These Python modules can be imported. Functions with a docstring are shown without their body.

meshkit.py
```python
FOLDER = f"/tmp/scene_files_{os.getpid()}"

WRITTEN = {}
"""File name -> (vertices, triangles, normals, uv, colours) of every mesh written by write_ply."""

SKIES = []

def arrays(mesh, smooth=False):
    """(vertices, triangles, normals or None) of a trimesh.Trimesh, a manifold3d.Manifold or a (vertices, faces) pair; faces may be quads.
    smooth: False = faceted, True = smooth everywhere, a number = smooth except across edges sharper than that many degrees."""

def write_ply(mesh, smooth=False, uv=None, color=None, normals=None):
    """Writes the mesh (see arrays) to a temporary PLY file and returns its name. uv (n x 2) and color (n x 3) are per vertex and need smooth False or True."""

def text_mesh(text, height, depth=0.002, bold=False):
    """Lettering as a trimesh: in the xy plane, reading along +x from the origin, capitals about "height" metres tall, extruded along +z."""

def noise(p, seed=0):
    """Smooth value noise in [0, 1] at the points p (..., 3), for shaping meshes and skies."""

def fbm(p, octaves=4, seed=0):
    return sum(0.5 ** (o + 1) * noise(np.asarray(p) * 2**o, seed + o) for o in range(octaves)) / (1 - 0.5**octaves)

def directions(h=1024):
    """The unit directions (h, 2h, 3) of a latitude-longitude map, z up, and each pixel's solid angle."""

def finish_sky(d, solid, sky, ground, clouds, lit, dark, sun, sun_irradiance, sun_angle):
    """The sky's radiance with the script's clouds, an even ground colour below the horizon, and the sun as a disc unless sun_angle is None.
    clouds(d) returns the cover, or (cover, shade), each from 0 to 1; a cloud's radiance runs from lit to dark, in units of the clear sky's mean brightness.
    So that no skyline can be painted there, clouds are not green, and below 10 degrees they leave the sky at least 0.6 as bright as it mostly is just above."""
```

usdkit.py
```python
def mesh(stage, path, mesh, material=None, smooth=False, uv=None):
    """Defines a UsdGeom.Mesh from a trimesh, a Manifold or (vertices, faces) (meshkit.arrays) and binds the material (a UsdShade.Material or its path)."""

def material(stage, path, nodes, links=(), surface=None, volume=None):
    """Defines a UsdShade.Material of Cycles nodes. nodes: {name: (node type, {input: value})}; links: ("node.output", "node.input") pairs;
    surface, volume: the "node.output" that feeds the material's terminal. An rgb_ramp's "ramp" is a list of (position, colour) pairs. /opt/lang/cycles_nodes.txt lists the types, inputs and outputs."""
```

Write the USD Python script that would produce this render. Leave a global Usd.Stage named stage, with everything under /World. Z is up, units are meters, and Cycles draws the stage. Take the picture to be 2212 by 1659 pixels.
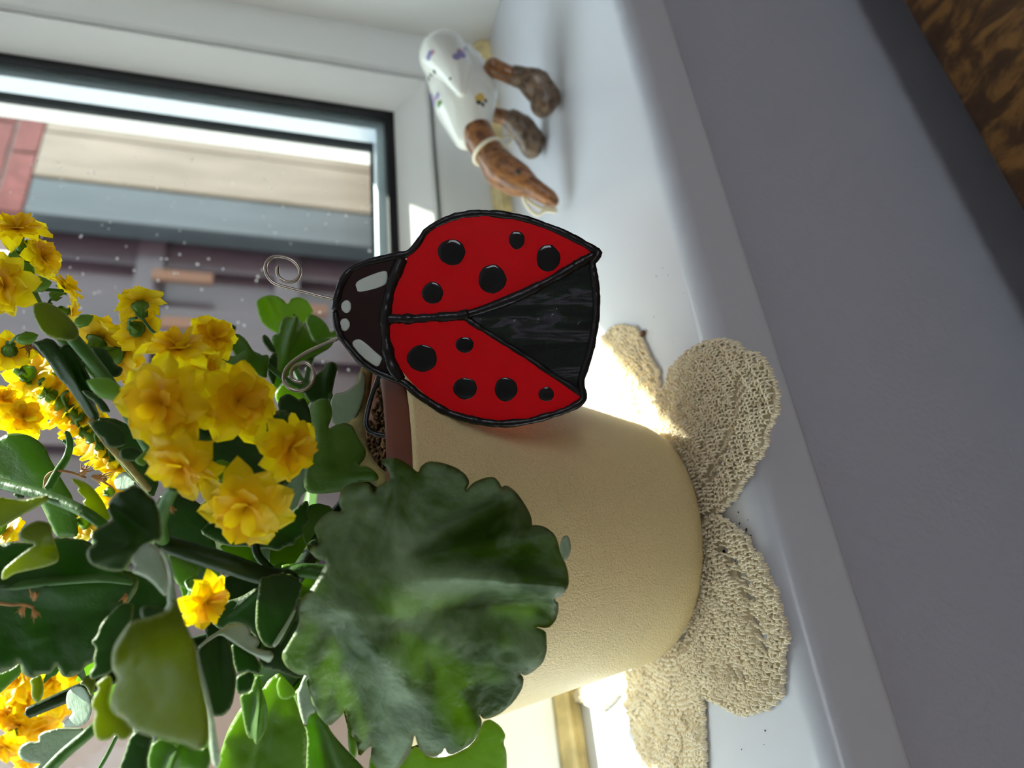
import math, random
import numpy as np, trimesh, usdkit, meshkit
import manifold3d as m3
from scipy.spatial import Delaunay
from shapely.geometry import Polygon, Point, LineString, MultiPoint
import shapely
from pxr import Usd, UsdGeom, UsdLux, UsdShade, Sdf, Gf, Vt

stage = Usd.Stage.CreateInMemory()
UsdGeom.SetStageUpAxis(stage, 'Z'); UsdGeom.SetStageMetersPerUnit(stage, 1.0)
UsdGeom.Xform.Define(stage, '/World'); UsdGeom.Scope.Define(stage, '/World/Looks')
rng = np.random.default_rng(7)

# ------------------------------------------------------------------ camera, sky, sun, exposure
EYE = np.array([0.0, 0.0, 0.165])
FPX = 1749.26
_M = np.array([[0.85486506, -0.10231457, 0.50866243], [-0.51593259, -0.27145094, 0.81248258], [0.05494809, -0.95699849, -0.28484134]])
_u, _, _v = np.linalg.svd(_M); M = _u @ _v           # columns: right, down, forward of the phone held upright
RIGHT, DOWN, FWD = M[:, 0], M[:, 1], M[:, 2]
cam = UsdGeom.Camera.Define(stage, '/World/camera')   # the phone is turned a quarter: picture x is DOWN, picture y is -RIGHT
g = np.eye(4); g[0, :3], g[1, :3], g[2, :3], g[3, :3] = DOWN, RIGHT, -FWD, EYE
cam.AddTransformOp().Set(Gf.Matrix4d(*g.ravel().tolist()))
cam.CreateHorizontalApertureAttr(36.0); cam.CreateVerticalApertureAttr(27.0)
cam.CreateFocalLengthAttr(36.0 * FPX / 2212)
cam.CreateFStopAttr(11.0); cam.CreateFocusDistanceAttr(0.265)
cam.CreateClippingRangeAttr(Gf.Vec2f(0.02, 200))
cam.CreateExposureAttr(0.74)

sky = UsdLux.DomeLight.Define(stage, '/World/sky')
sky.CreateIntensityAttr(1.0); sky.CreateColorAttr(Gf.Vec3f(0.86, 0.93, 1.0))
sun = UsdLux.DistantLight.Define(stage, '/World/sun')
_e = math.radians(58); SUN = np.array([-0.848 * math.cos(_e), -0.530 * math.cos(_e), -math.sin(_e)])   # the way the light travels
_z = -SUN; _x = np.cross([0, 0, 1], _z); _x /= np.linalg.norm(_x); _y = np.cross(_z, _x)
g = np.eye(4); g[0, :3], g[1, :3], g[2, :3] = _x, _y, _z
sun.AddTransformOp().Set(Gf.Matrix4d(*g.ravel().tolist()))
sun.CreateIntensityAttr(4.8); sun.CreateNormalizeAttr(True); sun.CreateAngleAttr(0.6); sun.CreateColorAttr(Gf.Vec3f(1.0, 0.95, 0.86))

# ------------------------------------------------------------------ helpers
used = {}
def numbered(parent, name):
    k = (parent, name); n = used.get(k, 0); used[k] = n + 1
    return f'{parent}/{name}' + (f'_{n:03d}' if n else '')
def path_of(p): return '/World' if p is None else str(p.GetPath())
def thing(name, label=None, cat=None, loc=(0, 0, 0), parent=None, group=None, kind=None):
    x = UsdGeom.Xform.Define(stage, numbered(path_of(parent), name))
    if parent is None: x.AddTranslateOp().Set(Gf.Vec3d(*map(float, loc)))
    o = x.GetPrim(); o._loc = None
    return tag(o, label, cat, group, kind)
def tag(o, label=None, cat=None, group=None, kind=None):
    for k, v in (('label', label), ('category', cat), ('group', group), ('kind', kind)):
        if v: o.SetCustomDataByKey(k, v)
    return o
BASE = {}
def obj(name, mesh, mat, parent=None, smooth=False, label=None, cat=None, group=None, kind=None, base=None, prim=None):
    """One Mesh prim; mesh in world coordinates, base: the thing's location."""
    v, f, _ = meshkit.arrays(mesh, False)
    if base is not None: v = v - np.asarray(base)
    if smooth is not True and smooth is not False:
        me = usdkit.mesh(stage, numbered(path_of(parent), name), trimesh.Trimesh(v, f, process=True), LOOK[mat], smooth)
    else:
        me = usdkit.mesh(stage, numbered(path_of(parent), name), (v, f), LOOK[mat], smooth)
    for k, a in (prim or {}).items():
        UsdGeom.PrimvarsAPI(me).CreatePrimvar(k, Sdf.ValueTypeNames.FloatArray, 'vertex').Set(Vt.FloatArray.FromNumpy(np.asarray(a, np.float32)))
    return tag(me.GetPrim(), label, cat, group, kind)
def struct(name, mesh, mat, label, parent=None, smooth=False):
    return obj(name, mesh, mat, parent, smooth, label=label, kind='structure' if parent is None else None)
def box(x0, x1, y0, y1, z0, z1, r=0.0):
    if r > 0:
        s = [m3.Manifold.sphere(r, 12).translate((a, b, c)) for a in (x0 + r, x1 - r) for b in (y0 + r, y1 - r) for c in (z0 + r, z1 - r)]
        return as_tm(m3.Manifold.batch_hull(s))
    b = trimesh.creation.box((x1 - x0, y1 - y0, z1 - z0)); b.apply_translation(((x0 + x1) / 2, (y0 + y1) / 2, (z0 + z1) / 2)); return b
def as_tm(m):
    k = m.to_mesh(); return trimesh.Trimesh(k.vert_properties[:, :3], k.tri_verts, process=False)
def cat(*ms): return trimesh.util.concatenate([m for m in ms])
def ray(px, py): return M @ np.array([829.5 - py, px - 1106.0, FPX]) / FPX
def W(px, py, d): return EYE + ray(px, py) * d                 # the point seen there, d metres in front of the lens
def on_z(px, py, z): r = ray(px, py); return EYE + r * ((z - EYE[2]) / r[2])
def on_y(px, py, y): r = ray(px, py); return EYE + r * (y / r[1])
def depth(p): return float((np.asarray(p) - EYE) @ FWD)
def catmull(P, n=6, closed=False):
    P = np.asarray(P, float)
    Q = np.vstack([P[-1], P, P[0], P[1]]) if closed else np.vstack([2 * P[0] - P[1], P, 2 * P[-1] - P[-2]])
    out = []
    for i in range(len(Q) - 3):
        a, b, c, d = Q[i:i + 4]
        for t in np.arange(n) / n:
            out.append(0.5 * (2 * b + (c - a) * t + (2 * a - 5 * b + 4 * c - d) * t * t + (3 * b - a - 3 * c + d) * t ** 3))
    if not closed: out.append(P[-1])
    return np.array(out)
def tube(P, r, n=8, cap=True):
    """Round tube through the points P with radius r (one, or one per point)."""
    P = np.asarray(P, float); r = np.broadcast_to(np.asarray(r, float), len(P))
    T = np.gradient(P, axis=0); T /= np.maximum(np.linalg.norm(T, axis=1, keepdims=True), 1e-12)
    u = np.cross(T[0], [0.3, 0.5, 0.81]); u /= np.linalg.norm(u); V = []
    for p, t, q in zip(P, T, r):
        u = u - t * (u @ t); u /= np.linalg.norm(u); w = np.cross(t, u)
        a = np.arange(n) * 2 * np.pi / n
        V.append(p + q * (np.cos(a)[:, None] * u + np.sin(a)[:, None] * w))
    k = len(P); V = np.vstack(V + [P[:1] - T[0] * r[0] * .6, P[-1:] + T[-1] * r[-1] * .6]); Fc = []
    for i in range(k - 1):
        for j in range(n):
            a, b = i * n + j, i * n + (j + 1) % n
            Fc += [(a, b, b + n), (a, b + n, a + n)]
    for j in range(n):
        Fc.append((k * n, (j + 1) % n, j)); Fc.append((k * n + 1, (k - 1) * n + j, (k - 1) * n + (j + 1) % n))
    return trimesh.Trimesh(V, Fc, process=False)
def lathe(prof, cx, cy, n=96):
    prof = np.asarray(prof, float); a = np.arange(n) * 2 * np.pi / n
    V = np.vstack([np.stack([cx + r * np.cos(a), cy + r * np.sin(a), 0 * a + z], -1) for r, z in prof]); k = len(prof); Fc = []
    for i in range(k - 1):
        for j in range(n):
            p, q = i * n + j, i * n + (j + 1) % n
            Fc += [(p, q, q + n), (p, q + n, p + n)]
    return trimesh.Trimesh(V, Fc, process=False)
def hull(*balls, seg=24): return m3.Manifold.batch_hull([m3.Manifold.sphere(r, seg).translate(tuple(map(float, p))) for p, r in balls])
def chain(balls): 
    out = [hull(a, b) for a, b in zip(balls[:-1], balls[1:])]
    return m3.Manifold.batch_boolean(out, m3.OpType.Add) if len(out) > 1 else out[0]
def soften(m, edge, it=12, noise=0.0, sc=200):
    t = as_tm(m.refine_to_length(edge)); t.merge_vertices(); trimesh.smoothing.filter_taubin(t, iterations=it)
    if noise: t.vertices = t.vertices + t.vertex_normals * ((meshkit.fbm(t.vertices * sc, 3) - .5) * noise)[:, None]
    return t

def cap_of(P2):
    v, f = trimesh.creation.triangulate_polygon(Polygon(P2), engine='earcut'); P2 = np.asarray(P2)
    return np.argmin(np.linalg.norm(v[:, None] - P2[None], axis=2), 1)[f]

# ------------------------------------------------------------------ materials
LOOK = {}
def mat(name, nodes, links=(), surface='p.BSDF'):
    LOOK[name] = usdkit.material(stage, '/World/Looks/' + name, nodes, links, surface=surface)
def plain(name, col, rough=.5, var=0.0, scale=40, bump=0.0, bscale=300, bdist=.0005, **kw):
    """Principled look: colour with a little noise, optional fine relief."""
    n = {'tc': ('geometry', {}), 'p': ('principled_bsdf', {'base_color': col, 'roughness': rough, **kw})}; l = []
    if var:
        c = np.array(col)
        n['n'] = ('noise_texture', {'scale': scale, 'detail': 4.0}); n['r'] = ('rgb_ramp', {'ramp': [(.3, tuple(c * (1 - var))), (.7, tuple(np.minimum(c * (1 + var), 1)))]})
        l += [('tc.position', 'n.vector'), ('n.fac', 'r.fac'), ('r.color', 'p.base_color')]
    if bump:
        n['bn'] = ('noise_texture', {'scale': bscale, 'detail': 3.0}); n['b'] = ('bump', {'strength': bump, 'distance': bdist})
        l += [('tc.position', 'bn.vector'), ('bn.fac', 'b.height'), ('b.normal', 'p.normal')]
    mat(name, n, l)
plain('white_plastic', (.80, .80, .77), .28)
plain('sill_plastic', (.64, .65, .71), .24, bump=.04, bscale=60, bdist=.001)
plain('sealant', (.78, .64, .32), .5, var=.28, scale=60)
plain('black_rubber', (.006, .006, .007), .7, specular_ior_level=.2)
plain('aluminium', (.72, .78, .84), .35, metallic=.3)
plain('wall_paint', (.50, .50, .57), .85, bump=.35, bscale=420, bdist=.0012)
plain('white_paint', (.78, .78, .76), .6)
plain('room_floor', (.20, .20, .22), .6)
plain('ceiling_paint', (.75, .74, .72), .8)
mat('table_wood', {'tc': ('geometry', {}), 'mp': ('mapping', {'scale': (55.0, 30.0, 30.0)}), 'n': ('noise_texture', {'scale': 1.0, 'detail': 6.0, 'roughness': .65, 'distortion': .6}),
    'r': ('rgb_ramp', {'ramp': [(.30, (.05, .022, .010)), (.48, (.11, .05, .016)), (.58, (.32, .15, .035)), (.74, (.46, .23, .055))]}),
    'm2': ('mapping', {'scale': (60.0, 500.0, 60.0)}), 'n2': ('noise_texture', {'scale': 1.0, 'detail': 3.0}), 'b': ('bump', {'strength': .25, 'distance': .001}),
    'p': ('principled_bsdf', {'roughness': .5})},
    [('tc.position', 'mp.vector'), ('mp.vector', 'n.vector'), ('n.fac', 'r.fac'), ('r.color', 'p.base_color'), ('tc.position', 'm2.vector'), ('m2.vector', 'n2.vector'), ('n2.fac', 'b.height'), ('b.normal', 'p.normal')])
mat('pane_glass', {'t': ('transparent_bsdf', {'color': (.93, .96, .95)}), 'g': ('glossy_bsdf', {'color': (.9, .95, 1), 'roughness': .02}), 'f': ('layer_weight', {'blend': .5}), 'pw': ('math', {'math_type': 'power', 'value2': 4.0}), 'ma': ('math', {'math_type': 'multiply_add', 'value2': .22, 'value3': .012}), 'm': ('mix_closure', {})},
    [('f.facing', 'pw.value1'), ('pw.value', 'ma.value1'), ('ma.value', 'm.fac'), ('t.BSDF', 'm.closure1'), ('g.BSDF', 'm.closure2')], surface='m.closure')
plain('water_spot', (.85, .87, .9), .3)
plain('cream_ceramic', (.82, .65, .34), .45, bump=.9, bscale=1300, bdist=.0006, var=.04, scale=25)
plain('brown_plastic', (.20, .065, .04), .36, var=.1)
mat('soil', {'tc': ('geometry', {}), 'n': ('noise_texture', {'scale': 400.0, 'detail': 4.0}), 'r': ('rgb_ramp', {'ramp': [(.35, (.010, .006, .004)), (.65, (.045, .026, .014))]}), 'd': ('diffuse_bsdf', {'roughness': .5})}, [('tc.position', 'n.vector'), ('n.fac', 'r.fac'), ('r.color', 'd.color')], surface='d.BSDF')
plain('yarn', (.94, .82, .61), .85, var=.05, scale=300)
plain('red_glass', (.80, .003, .008), .12, bump=.06, bscale=330, bdist=.0010, specular_ior_level=.3)
plain('head_glass', (.026, .011, .011), .07, bump=.15, bscale=120, bdist=.001)
mat('ripple_reflection_glass', {'tc': ('geometry', {}), 'w': ('noise_texture', {'scale': 1.0, 'detail': 4.0, 'distortion': .8}), 'mp': ('mapping', {'scale': (160.0, 160.0, 520.0)}), 'b': ('bump', {'strength': .3, 'distance': .0014}),
    'ms': ('mapping', {'rotation': (0.0, 0.0, .55), 'scale': (210.0, 60.0, 22.0)}), 'ns': ('noise_texture', {'scale': 1.0, 'detail': 5.0, 'distortion': .9}), 'rs': ('rgb_ramp', {'ramp': [(.40, (.006, .007, .008)), (.52, (.012, .022, .014)), (.57, (.06, .055, .075)), (.64, (.012, .016, .014)), (.70, (.05, .046, .062))]}),  # ramp paints streaks of the reflected room into the base colour
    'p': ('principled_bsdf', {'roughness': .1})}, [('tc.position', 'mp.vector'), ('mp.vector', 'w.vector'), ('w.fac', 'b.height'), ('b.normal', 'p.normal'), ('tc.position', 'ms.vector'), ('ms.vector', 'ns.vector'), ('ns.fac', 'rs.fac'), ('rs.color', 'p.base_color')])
plain('black_glass', (.006, .005, .006), .08, bump=.08, bscale=260, bdist=.001)
plain('white_glass', (.62, .66, .64), .2)
plain('lead', (.03, .028, .03), .3, metallic=.75, bump=.4, bscale=250, bdist=.001)
plain('wire_metal', (.42, .36, .32), .28, metallic=1.0)
plain('black_wire', (.012, .012, .016), .35)
plain('porcelain', (.80, .80, .74), .2, coat_weight=.4)
def wood(name, a, b, scale):
    mat(name, {'tc': ('geometry', {}), 'mp': ('mapping', {'scale': scale}), 'n': ('noise_texture', {'scale': 1.0, 'detail': 4.0, 'distortion': .5}), 'r': ('rgb_ramp', {'ramp': [(.32, a), (.62, b)]}),
        'p': ('principled_bsdf', {'roughness': .35, 'coat_weight': .2})}, [('tc.position', 'mp.vector'), ('mp.vector', 'n.vector'), ('n.fac', 'r.fac'), ('r.color', 'p.base_color')])
wood('duck_wood', (.10, .035, .012), (.36, .15, .05), (220.0, 380.0, 160.0))
wood('boot_wood', (.05, .028, .016), (.22, .14, .085), (190.0, 190.0, 190.0))
wood('leg_wood', (.12, .045, .015), (.32, .14, .05), (200.0, 200.0, 200.0))
plain('ribbon', (.80, .74, .58), .6)
plain('violet_print', (.30, .27, .50), .4, var=.4, scale=900)
plain('pink_print', (.50, .25, .36), .4)
plain('green_print', (.12, .25, .05), .4)
plain('yellow_print', (.62, .42, .08), .4)
plain('dark_print', (.03, .03, .02), .4)
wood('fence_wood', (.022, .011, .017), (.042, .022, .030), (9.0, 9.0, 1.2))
wood('pale_timber', (.17, .125, .085), (.25, .19, .14), (14.0, 14.0, 2.5))
wood('shaded_timber', (.042, .050, .058), (.062, .072, .082), (14.0, 14.0, 2.5))  # blue-grey colour paints the shadowed side of the pale post
plain('orange_timber', (.12, .052, .028), .7)
plain('brick_red', (.16, .052, .048), .85, var=.25, scale=30)
plain('mortar', (.20, .15, .14), .9)
plain('garden_wall', (.20, .138, .113), .85, var=.12, scale=5)
plain('paving', (.24, .18, .155), .85, var=.1, scale=6)
plain('grass', (.10, .14, .05), .9)
def leaf_mat(name, top, bloom, glow, amt=.5, rough=.42, tr=.35, edge=(.20, .22, .08), lo=.38, hi=.68, wr=.35, sc=60.0):
    """Fleshy leaf: mottled green under a grey bloom, thin coloured margin, light coming through."""
    mat(name, {'tc': ('geometry', {}), 'n': ('noise_texture', {'scale': sc, 'detail': 5.0, 'roughness': .6, 'distortion': .4}), 'r': ('rgb_ramp', {'ramp': [(lo, top), (hi, tuple(np.array(top) * (1 - amt) + np.array(bloom) * amt))]}),
        'n2': ('noise_texture', {'scale': 900.0, 'detail': 2.0}), 'b': ('bump', {'strength': .22, 'distance': .0006}), 'bl': ('noise_texture', {'scale': 260.0, 'detail': 3.0}), 'b2': ('bump', {'strength': wr, 'distance': .0013}),
        'at': ('attribute', {'attribute': 'edge'}), 'mx': ('mix', {'color2': edge}), 'p': ('principled_bsdf', {'roughness': rough, 'specular_ior_level': .26}),
        't': ('translucent_bsdf', {'color': glow}), 'm': ('mix_closure', {'fac': tr})},
        [('tc.position', 'n.vector'), ('n.fac', 'r.fac'), ('r.color', 'mx.color1'), ('at.fac', 'mx.fac'), ('mx.color', 'p.base_color'), ('tc.position', 'n2.vector'), ('n2.fac', 'b.height'), ('tc.position', 'bl.vector'), ('bl.fac', 'b2.height'),
         ('b.normal', 'b2.normal'), ('b2.normal', 'p.normal'), ('p.BSDF', 'm.closure1'), ('t.BSDF', 'm.closure2')], surface='m.closure')
leaf_mat('leaf_green', (.055, .122, .010), (.15, .24, .07), (.28, .54, .008))
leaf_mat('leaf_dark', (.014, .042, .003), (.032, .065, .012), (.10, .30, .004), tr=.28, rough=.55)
leaf_mat('leaf_olive', (.062, .090, .002), (.11, .13, .012), (.46, .54, .003), tr=.48, edge=(.42, .40, .22))
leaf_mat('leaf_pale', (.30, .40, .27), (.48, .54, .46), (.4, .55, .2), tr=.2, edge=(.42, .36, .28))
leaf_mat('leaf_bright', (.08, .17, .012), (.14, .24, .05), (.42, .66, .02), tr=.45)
leaf_mat('leaf_big', (.026, .064, .011), (.30, .40, .24), (.34, .52, .004), amt=.85, tr=.3, edge=(.10, .09, .03), lo=.40, hi=.64, wr=.6, sc=42.0)
def petal_mat(name, a, b, g):
    mat(name, {'tc': ('geometry', {}), 'n': ('noise_texture', {'scale': 180.0, 'detail': 2.0}), 'r': ('rgb_ramp', {'ramp': [(.3, a), (.7, b)]}), 'p': ('principled_bsdf', {'roughness': .5, 'sheen_weight': .05}),
        't': ('translucent_bsdf', {'color': g}), 'm': ('mix_closure', {'fac': .58})}, [('tc.position', 'n.vector'), ('n.fac', 'r.fac'), ('r.color', 'p.base_color'), ('p.BSDF', 'm.closure1'), ('t.BSDF', 'm.closure2')], surface='m.closure')
petal_mat('petal_yellow', (.88, .62, .004), (.94, .72, .008), (.96, .78, .006))
petal_mat('petal_gold', (.84, .50, .004), (.90, .60, .006), (.94, .66, .005))
leaf_mat('stem_green', (.05, .13, .018), (.10, .18, .06), (.2, .45, .03), tr=.2)
leaf_mat('stem_dark', (.012, .034, .004), (.03, .05, .01), (.1, .2, .02), tr=.1)
leaf_mat('calyx_green', (.10, .22, .03), (.20, .32, .10), (.45, .65, .05), tr=.4)
plain('stem_bark', (.42, .34, .12), .7, var=.45, scale=160, bump=.5, bscale=350, bdist=.001)
plain('dry_petal', (.42, .20, .06), .7, var=.35, scale=300)
plain('crumb', (.03, .022, .016), .9)
plain('seed_brown', (.14, .06, .03), .5, var=.4, scale=500)

# ------------------------------------------------------------------ the setting: window wall, reveal, sill, window
XR, YF = .615, .430
struct('wall_front', cat(box(-1.6, 2.2, .247, .50, -.92, -.0311), box(-1.6, -.62, .247, .50, -.0311, 1.5), box(-.62, XR, .247, .50, 1.30, 1.5)), 'wall_paint', 'grey painted textured wall under the window sill')
struct('wall_right', box(XR, 2.2, .247, .50, -.0311, 1.5), 'white_paint', 'white window reveal at the right end of the sill, behind the duck')
struct('floor', box(-1.6, 2.2, -2.4, .247, -.95, -.92), 'room_floor', 'floor of the room below the window')
struct('ceiling', box(-1.6, 2.2, -2.4, .50, 1.5, 1.55), 'ceiling_paint', 'white ceiling of the room')
struct('wall_left', box(-1.65, -1.6, -2.4, .50, -.95, 1.5), 'white_paint', 'white wall at the left end of the room')
struct('wall_side', box(2.2, 2.25, -2.4, .50, -.95, 1.5), 'white_paint', 'white wall at the right end of the room')
BX0, BX1, BZ0, BZ1 = -.35, .8, .50, 1.12           # opening added in the unseen back wall, so daylight fills the front of things
struct('wall_back', cat(box(-1.65, BX0, -2.45, -2.4, -.95, 1.55), box(BX1, 2.25, -2.45, -2.4, -.95, 1.55), box(BX0, BX1, -2.45, -2.4, -.95, BZ0), box(BX0, BX1, -2.45, -2.4, BZ1, 1.55)), 'white_paint', 'white wall across the room with an opening added for fill daylight')
# sill board with a rounded nose
pr = [(YF + .02, 0)]
for a in np.linspace(90, 0, 9): pr.append((.237 - .009 * math.cos(math.radians(a)), -.009 + .009 * math.sin(math.radians(a))))
for a in np.linspace(0, -90, 5): pr.append((.232 - .004 * math.cos(math.radians(a)) + .0005, -.027 + .004 * math.sin(math.radians(a))))
pr.append((YF + .02, -.031)); pr = np.array(pr)
n = len(pr); V = np.vstack([np.column_stack([np.full(n, x), pr]) for x in (-.619, XR - .0004)])
t2 = cap_of(pr)
Fc = [(i, (i + 1) % n, (i + 1) % n + n) for i in range(n)] + [(i, (i + 1) % n + n, i + n) for i in range(n)] + [tuple(x) for x in t2] + [tuple(x[::-1] + n) for x in t2]
sm = trimesh.Trimesh(V, Fc, process=True); sm.fix_normals()
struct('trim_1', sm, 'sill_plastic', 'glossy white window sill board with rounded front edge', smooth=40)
# mitred frame members
def members(prof, x0, x1, z0, z1):
    """prof: (inset from the outer rectangle, y) closed polygon -> bottom, right, top, left members."""
    out = []; prof = np.array(prof, float)
    tri = cap_of(prof); n = len(prof)
    for s in range(4):
        ends = []
        for e in (0, 1):
            i, y = prof[:, 0], prof[:, 1]
            X = {0: (x0 + i, x1 - i), 1: (x1 - i, x1 - i), 2: (x1 - i, x0 + i), 3: (x0 + i, x0 + i)}[s][e]
            Z = {0: (z0 + i, z0 + i), 1: (z0 + i, z1 - i), 2: (z1 - i, z1 - i), 3: (z1 - i, z0 + i)}[s][e]
            ends.append(np.column_stack([X, y, Z]))
        V = np.vstack(ends)
        Fc = [(i, (i + 1) % n, (i + 1) % n + n) for i in range(n)] + [(i, (i + 1) % n + n, i + n) for i in range(n)] + [tuple(x) for x in tri] + [tuple(x[::-1] + n) for x in tri]
        m = trimesh.Trimesh(V, Fc, process=False); m.fix_normals(); out.append(m)
    return out
win = thing('window_1', 'white plastic window with black seals and double glazing behind the plant', kind='structure')
X0, X1, Z0, Z1 = -.62, XR, .0, 1.30
for m in members([(0, .430), (.048, .430), (.0515, .4325), (.0525, .437), (.0525, .50), (0, .50)], X0, X1, Z0, Z1): obj('outer_frame', m, 'white_plastic', win, 25)
S = .0538
sr = (X0 + S, X1 - S, Z0 + S, Z1 - S)
for m in members([(0, .437), (.0015, .4315), (.005, .4295), (.0270, .4455), (.0290, .449), (.0290, .50), (0, .50)], *sr): obj('sash', m, 'white_plastic', win, 25)
obj('inner_seal', cat(*members([(.0280, .4462), (.0345, .4452), (.0355, .4505), (.0280, .4505)], *sr)), 'black_rubber', win, label='black rubber seal around the glass')
obj('spacer_bar', cat(*members([(.0300, .4552), (.0415, .4552), (.0415, .4698), (.0300, .4698)], *sr)), 'aluminium', win, label='metal spacer bar inside the double glazing')
obj('outer_seal', cat(*members([(.0280, .4745), (.0440, .4745), (.0420, .4800), (.0280, .4800)], *sr)), 'black_rubber', win)
obj('outer_lip', cat(*members([(.0276, .4802), (.0320, .4802), (.0300, .505), (.0276, .505)], *sr)), 'white_plastic', win)
gx0, gx1, gz0, gz1 = sr[0] + .029, sr[1] - .029, sr[2] + .029, sr[3] - .029
obj('glass_pane', box(gx0, gx1, .4506, .4546, gz0, gz1), 'pane_glass', win)
obj('glass_pane', box(gx0, gx1, .4704, .4744, gz0, gz1), 'pane_glass', win)
sp = []
r_ = np.random.default_rng(3)
for k in range(150):
    q = on_y(r_.uniform(20, 840), 300 + r_.beta(1.6, 2) * 620, .4502)
    if q[0] > gx1 - .01 or q[2] < gz0 + .01: continue
    b = trimesh.creation.icosphere(1, 1.0); s = r_.uniform(.0004, .0011); b.apply_scale((s, .00012, s * r_.uniform(.5, 1))); b.apply_translation(q); sp.append(b)
obj('water_spot', cat(*sp), 'water_spot', win, True, kind='stuff', label='dried water spots on the glass')
zz = [(0, 0), (0, .0006), (.0022, .004), (.003, .0048), (.0022, .0058), (.004, .0075), (.005, .009), (.0042, .0105), (.001, .0122), (0, .0122)]
pz = np.array([(YF - .0004 - a * 1.1, b + .0002) for a, b in [(0, 0), (.0065, 0), (.0066, .0025), (.0050, .0042), (.0062, .0058), (.0058, .0078), (.0040, .0100), (.0022, .0120), (0, .0124)]])
n = len(pz); V = np.vstack([np.column_stack([np.full(n, x), pz]) for x in np.linspace(X0 + .002, X1 - .001, 2)])
t2 = cap_of(pz)
Fc = [(i, (i + 1) % n, (i + 1) % n + n) for i in range(n)] + [(i, (i + 1) % n + n, i + n) for i in range(n)] + [tuple(x) for x in t2] + [tuple(x[::-1] + n) for x in t2]
sm = trimesh.Trimesh(V, Fc, process=False); sm.fix_normals()
struct('trim_2', sm, 'sealant', 'yellowed sealant bead between window frame and sill')

# ------------------------------------------------------------------ outside, seen through the glass
gz = -.16
struct('ground_outside', box(-3, 5, .50, 6, gz - .05, gz), 'paving', 'pinkish paving outside the window')
fence = thing('board_fence', 'dark purplish brown fence of upright boards outside the window, left of the pale posts', 'fence', (0, 2.05, gz))
x = .42; k = 0
while x < 1.75:
    w = .145
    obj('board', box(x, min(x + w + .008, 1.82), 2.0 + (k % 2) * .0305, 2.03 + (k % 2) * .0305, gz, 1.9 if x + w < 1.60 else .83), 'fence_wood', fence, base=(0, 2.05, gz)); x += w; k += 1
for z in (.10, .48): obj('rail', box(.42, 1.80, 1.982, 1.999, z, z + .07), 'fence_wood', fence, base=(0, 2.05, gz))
for (xa, za, zb) in ((1.50, .34, .50), (1.34, .36, .46), (1.42, .02, .14)): obj('batten', box(xa, xa + .035, 1.95, 1.964, za, zb), 'orange_timber', fence, base=(0, 2.05, gz), label='short orange batten nailed to the fence')
for nm, xa, xb, ya, m_, lb in (('timber_post', 1.972, 2.45, 1.905, 'pale_timber', 'pale timber post outside nearest to the window frame'), ('timber_post', 1.792, 1.962, 1.900, 'pale_timber', 'pale timber post outside beside its grey painted shadow side'), ('shaded_post', 1.655, 1.786, 1.906, 'shaded_timber', 'shadow side of the post painted as a grey board, outside between pale post and brown fence')):
    obj(nm, box(xa, xb, ya, ya + .07, gz, .835, .004), m_, label=lb, cat='post', base=None)
obj('garden_wall', box(-1.4, .40, 1.95, 2.06, gz, 1.6), 'garden_wall', label='pinkish rendered garden wall outside, left of the dark fence', cat='wall')
bw = thing('brick_pier', 'red brick pier outside, at the top corner of the window view', 'brick wall', (2.0, 1.95, gz))
obj('mortar_core', box(1.665, 2.7, 1.915, 2.1, .838, 1.95), 'mortar', bw, base=(2.0, 1.95, gz))
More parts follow.
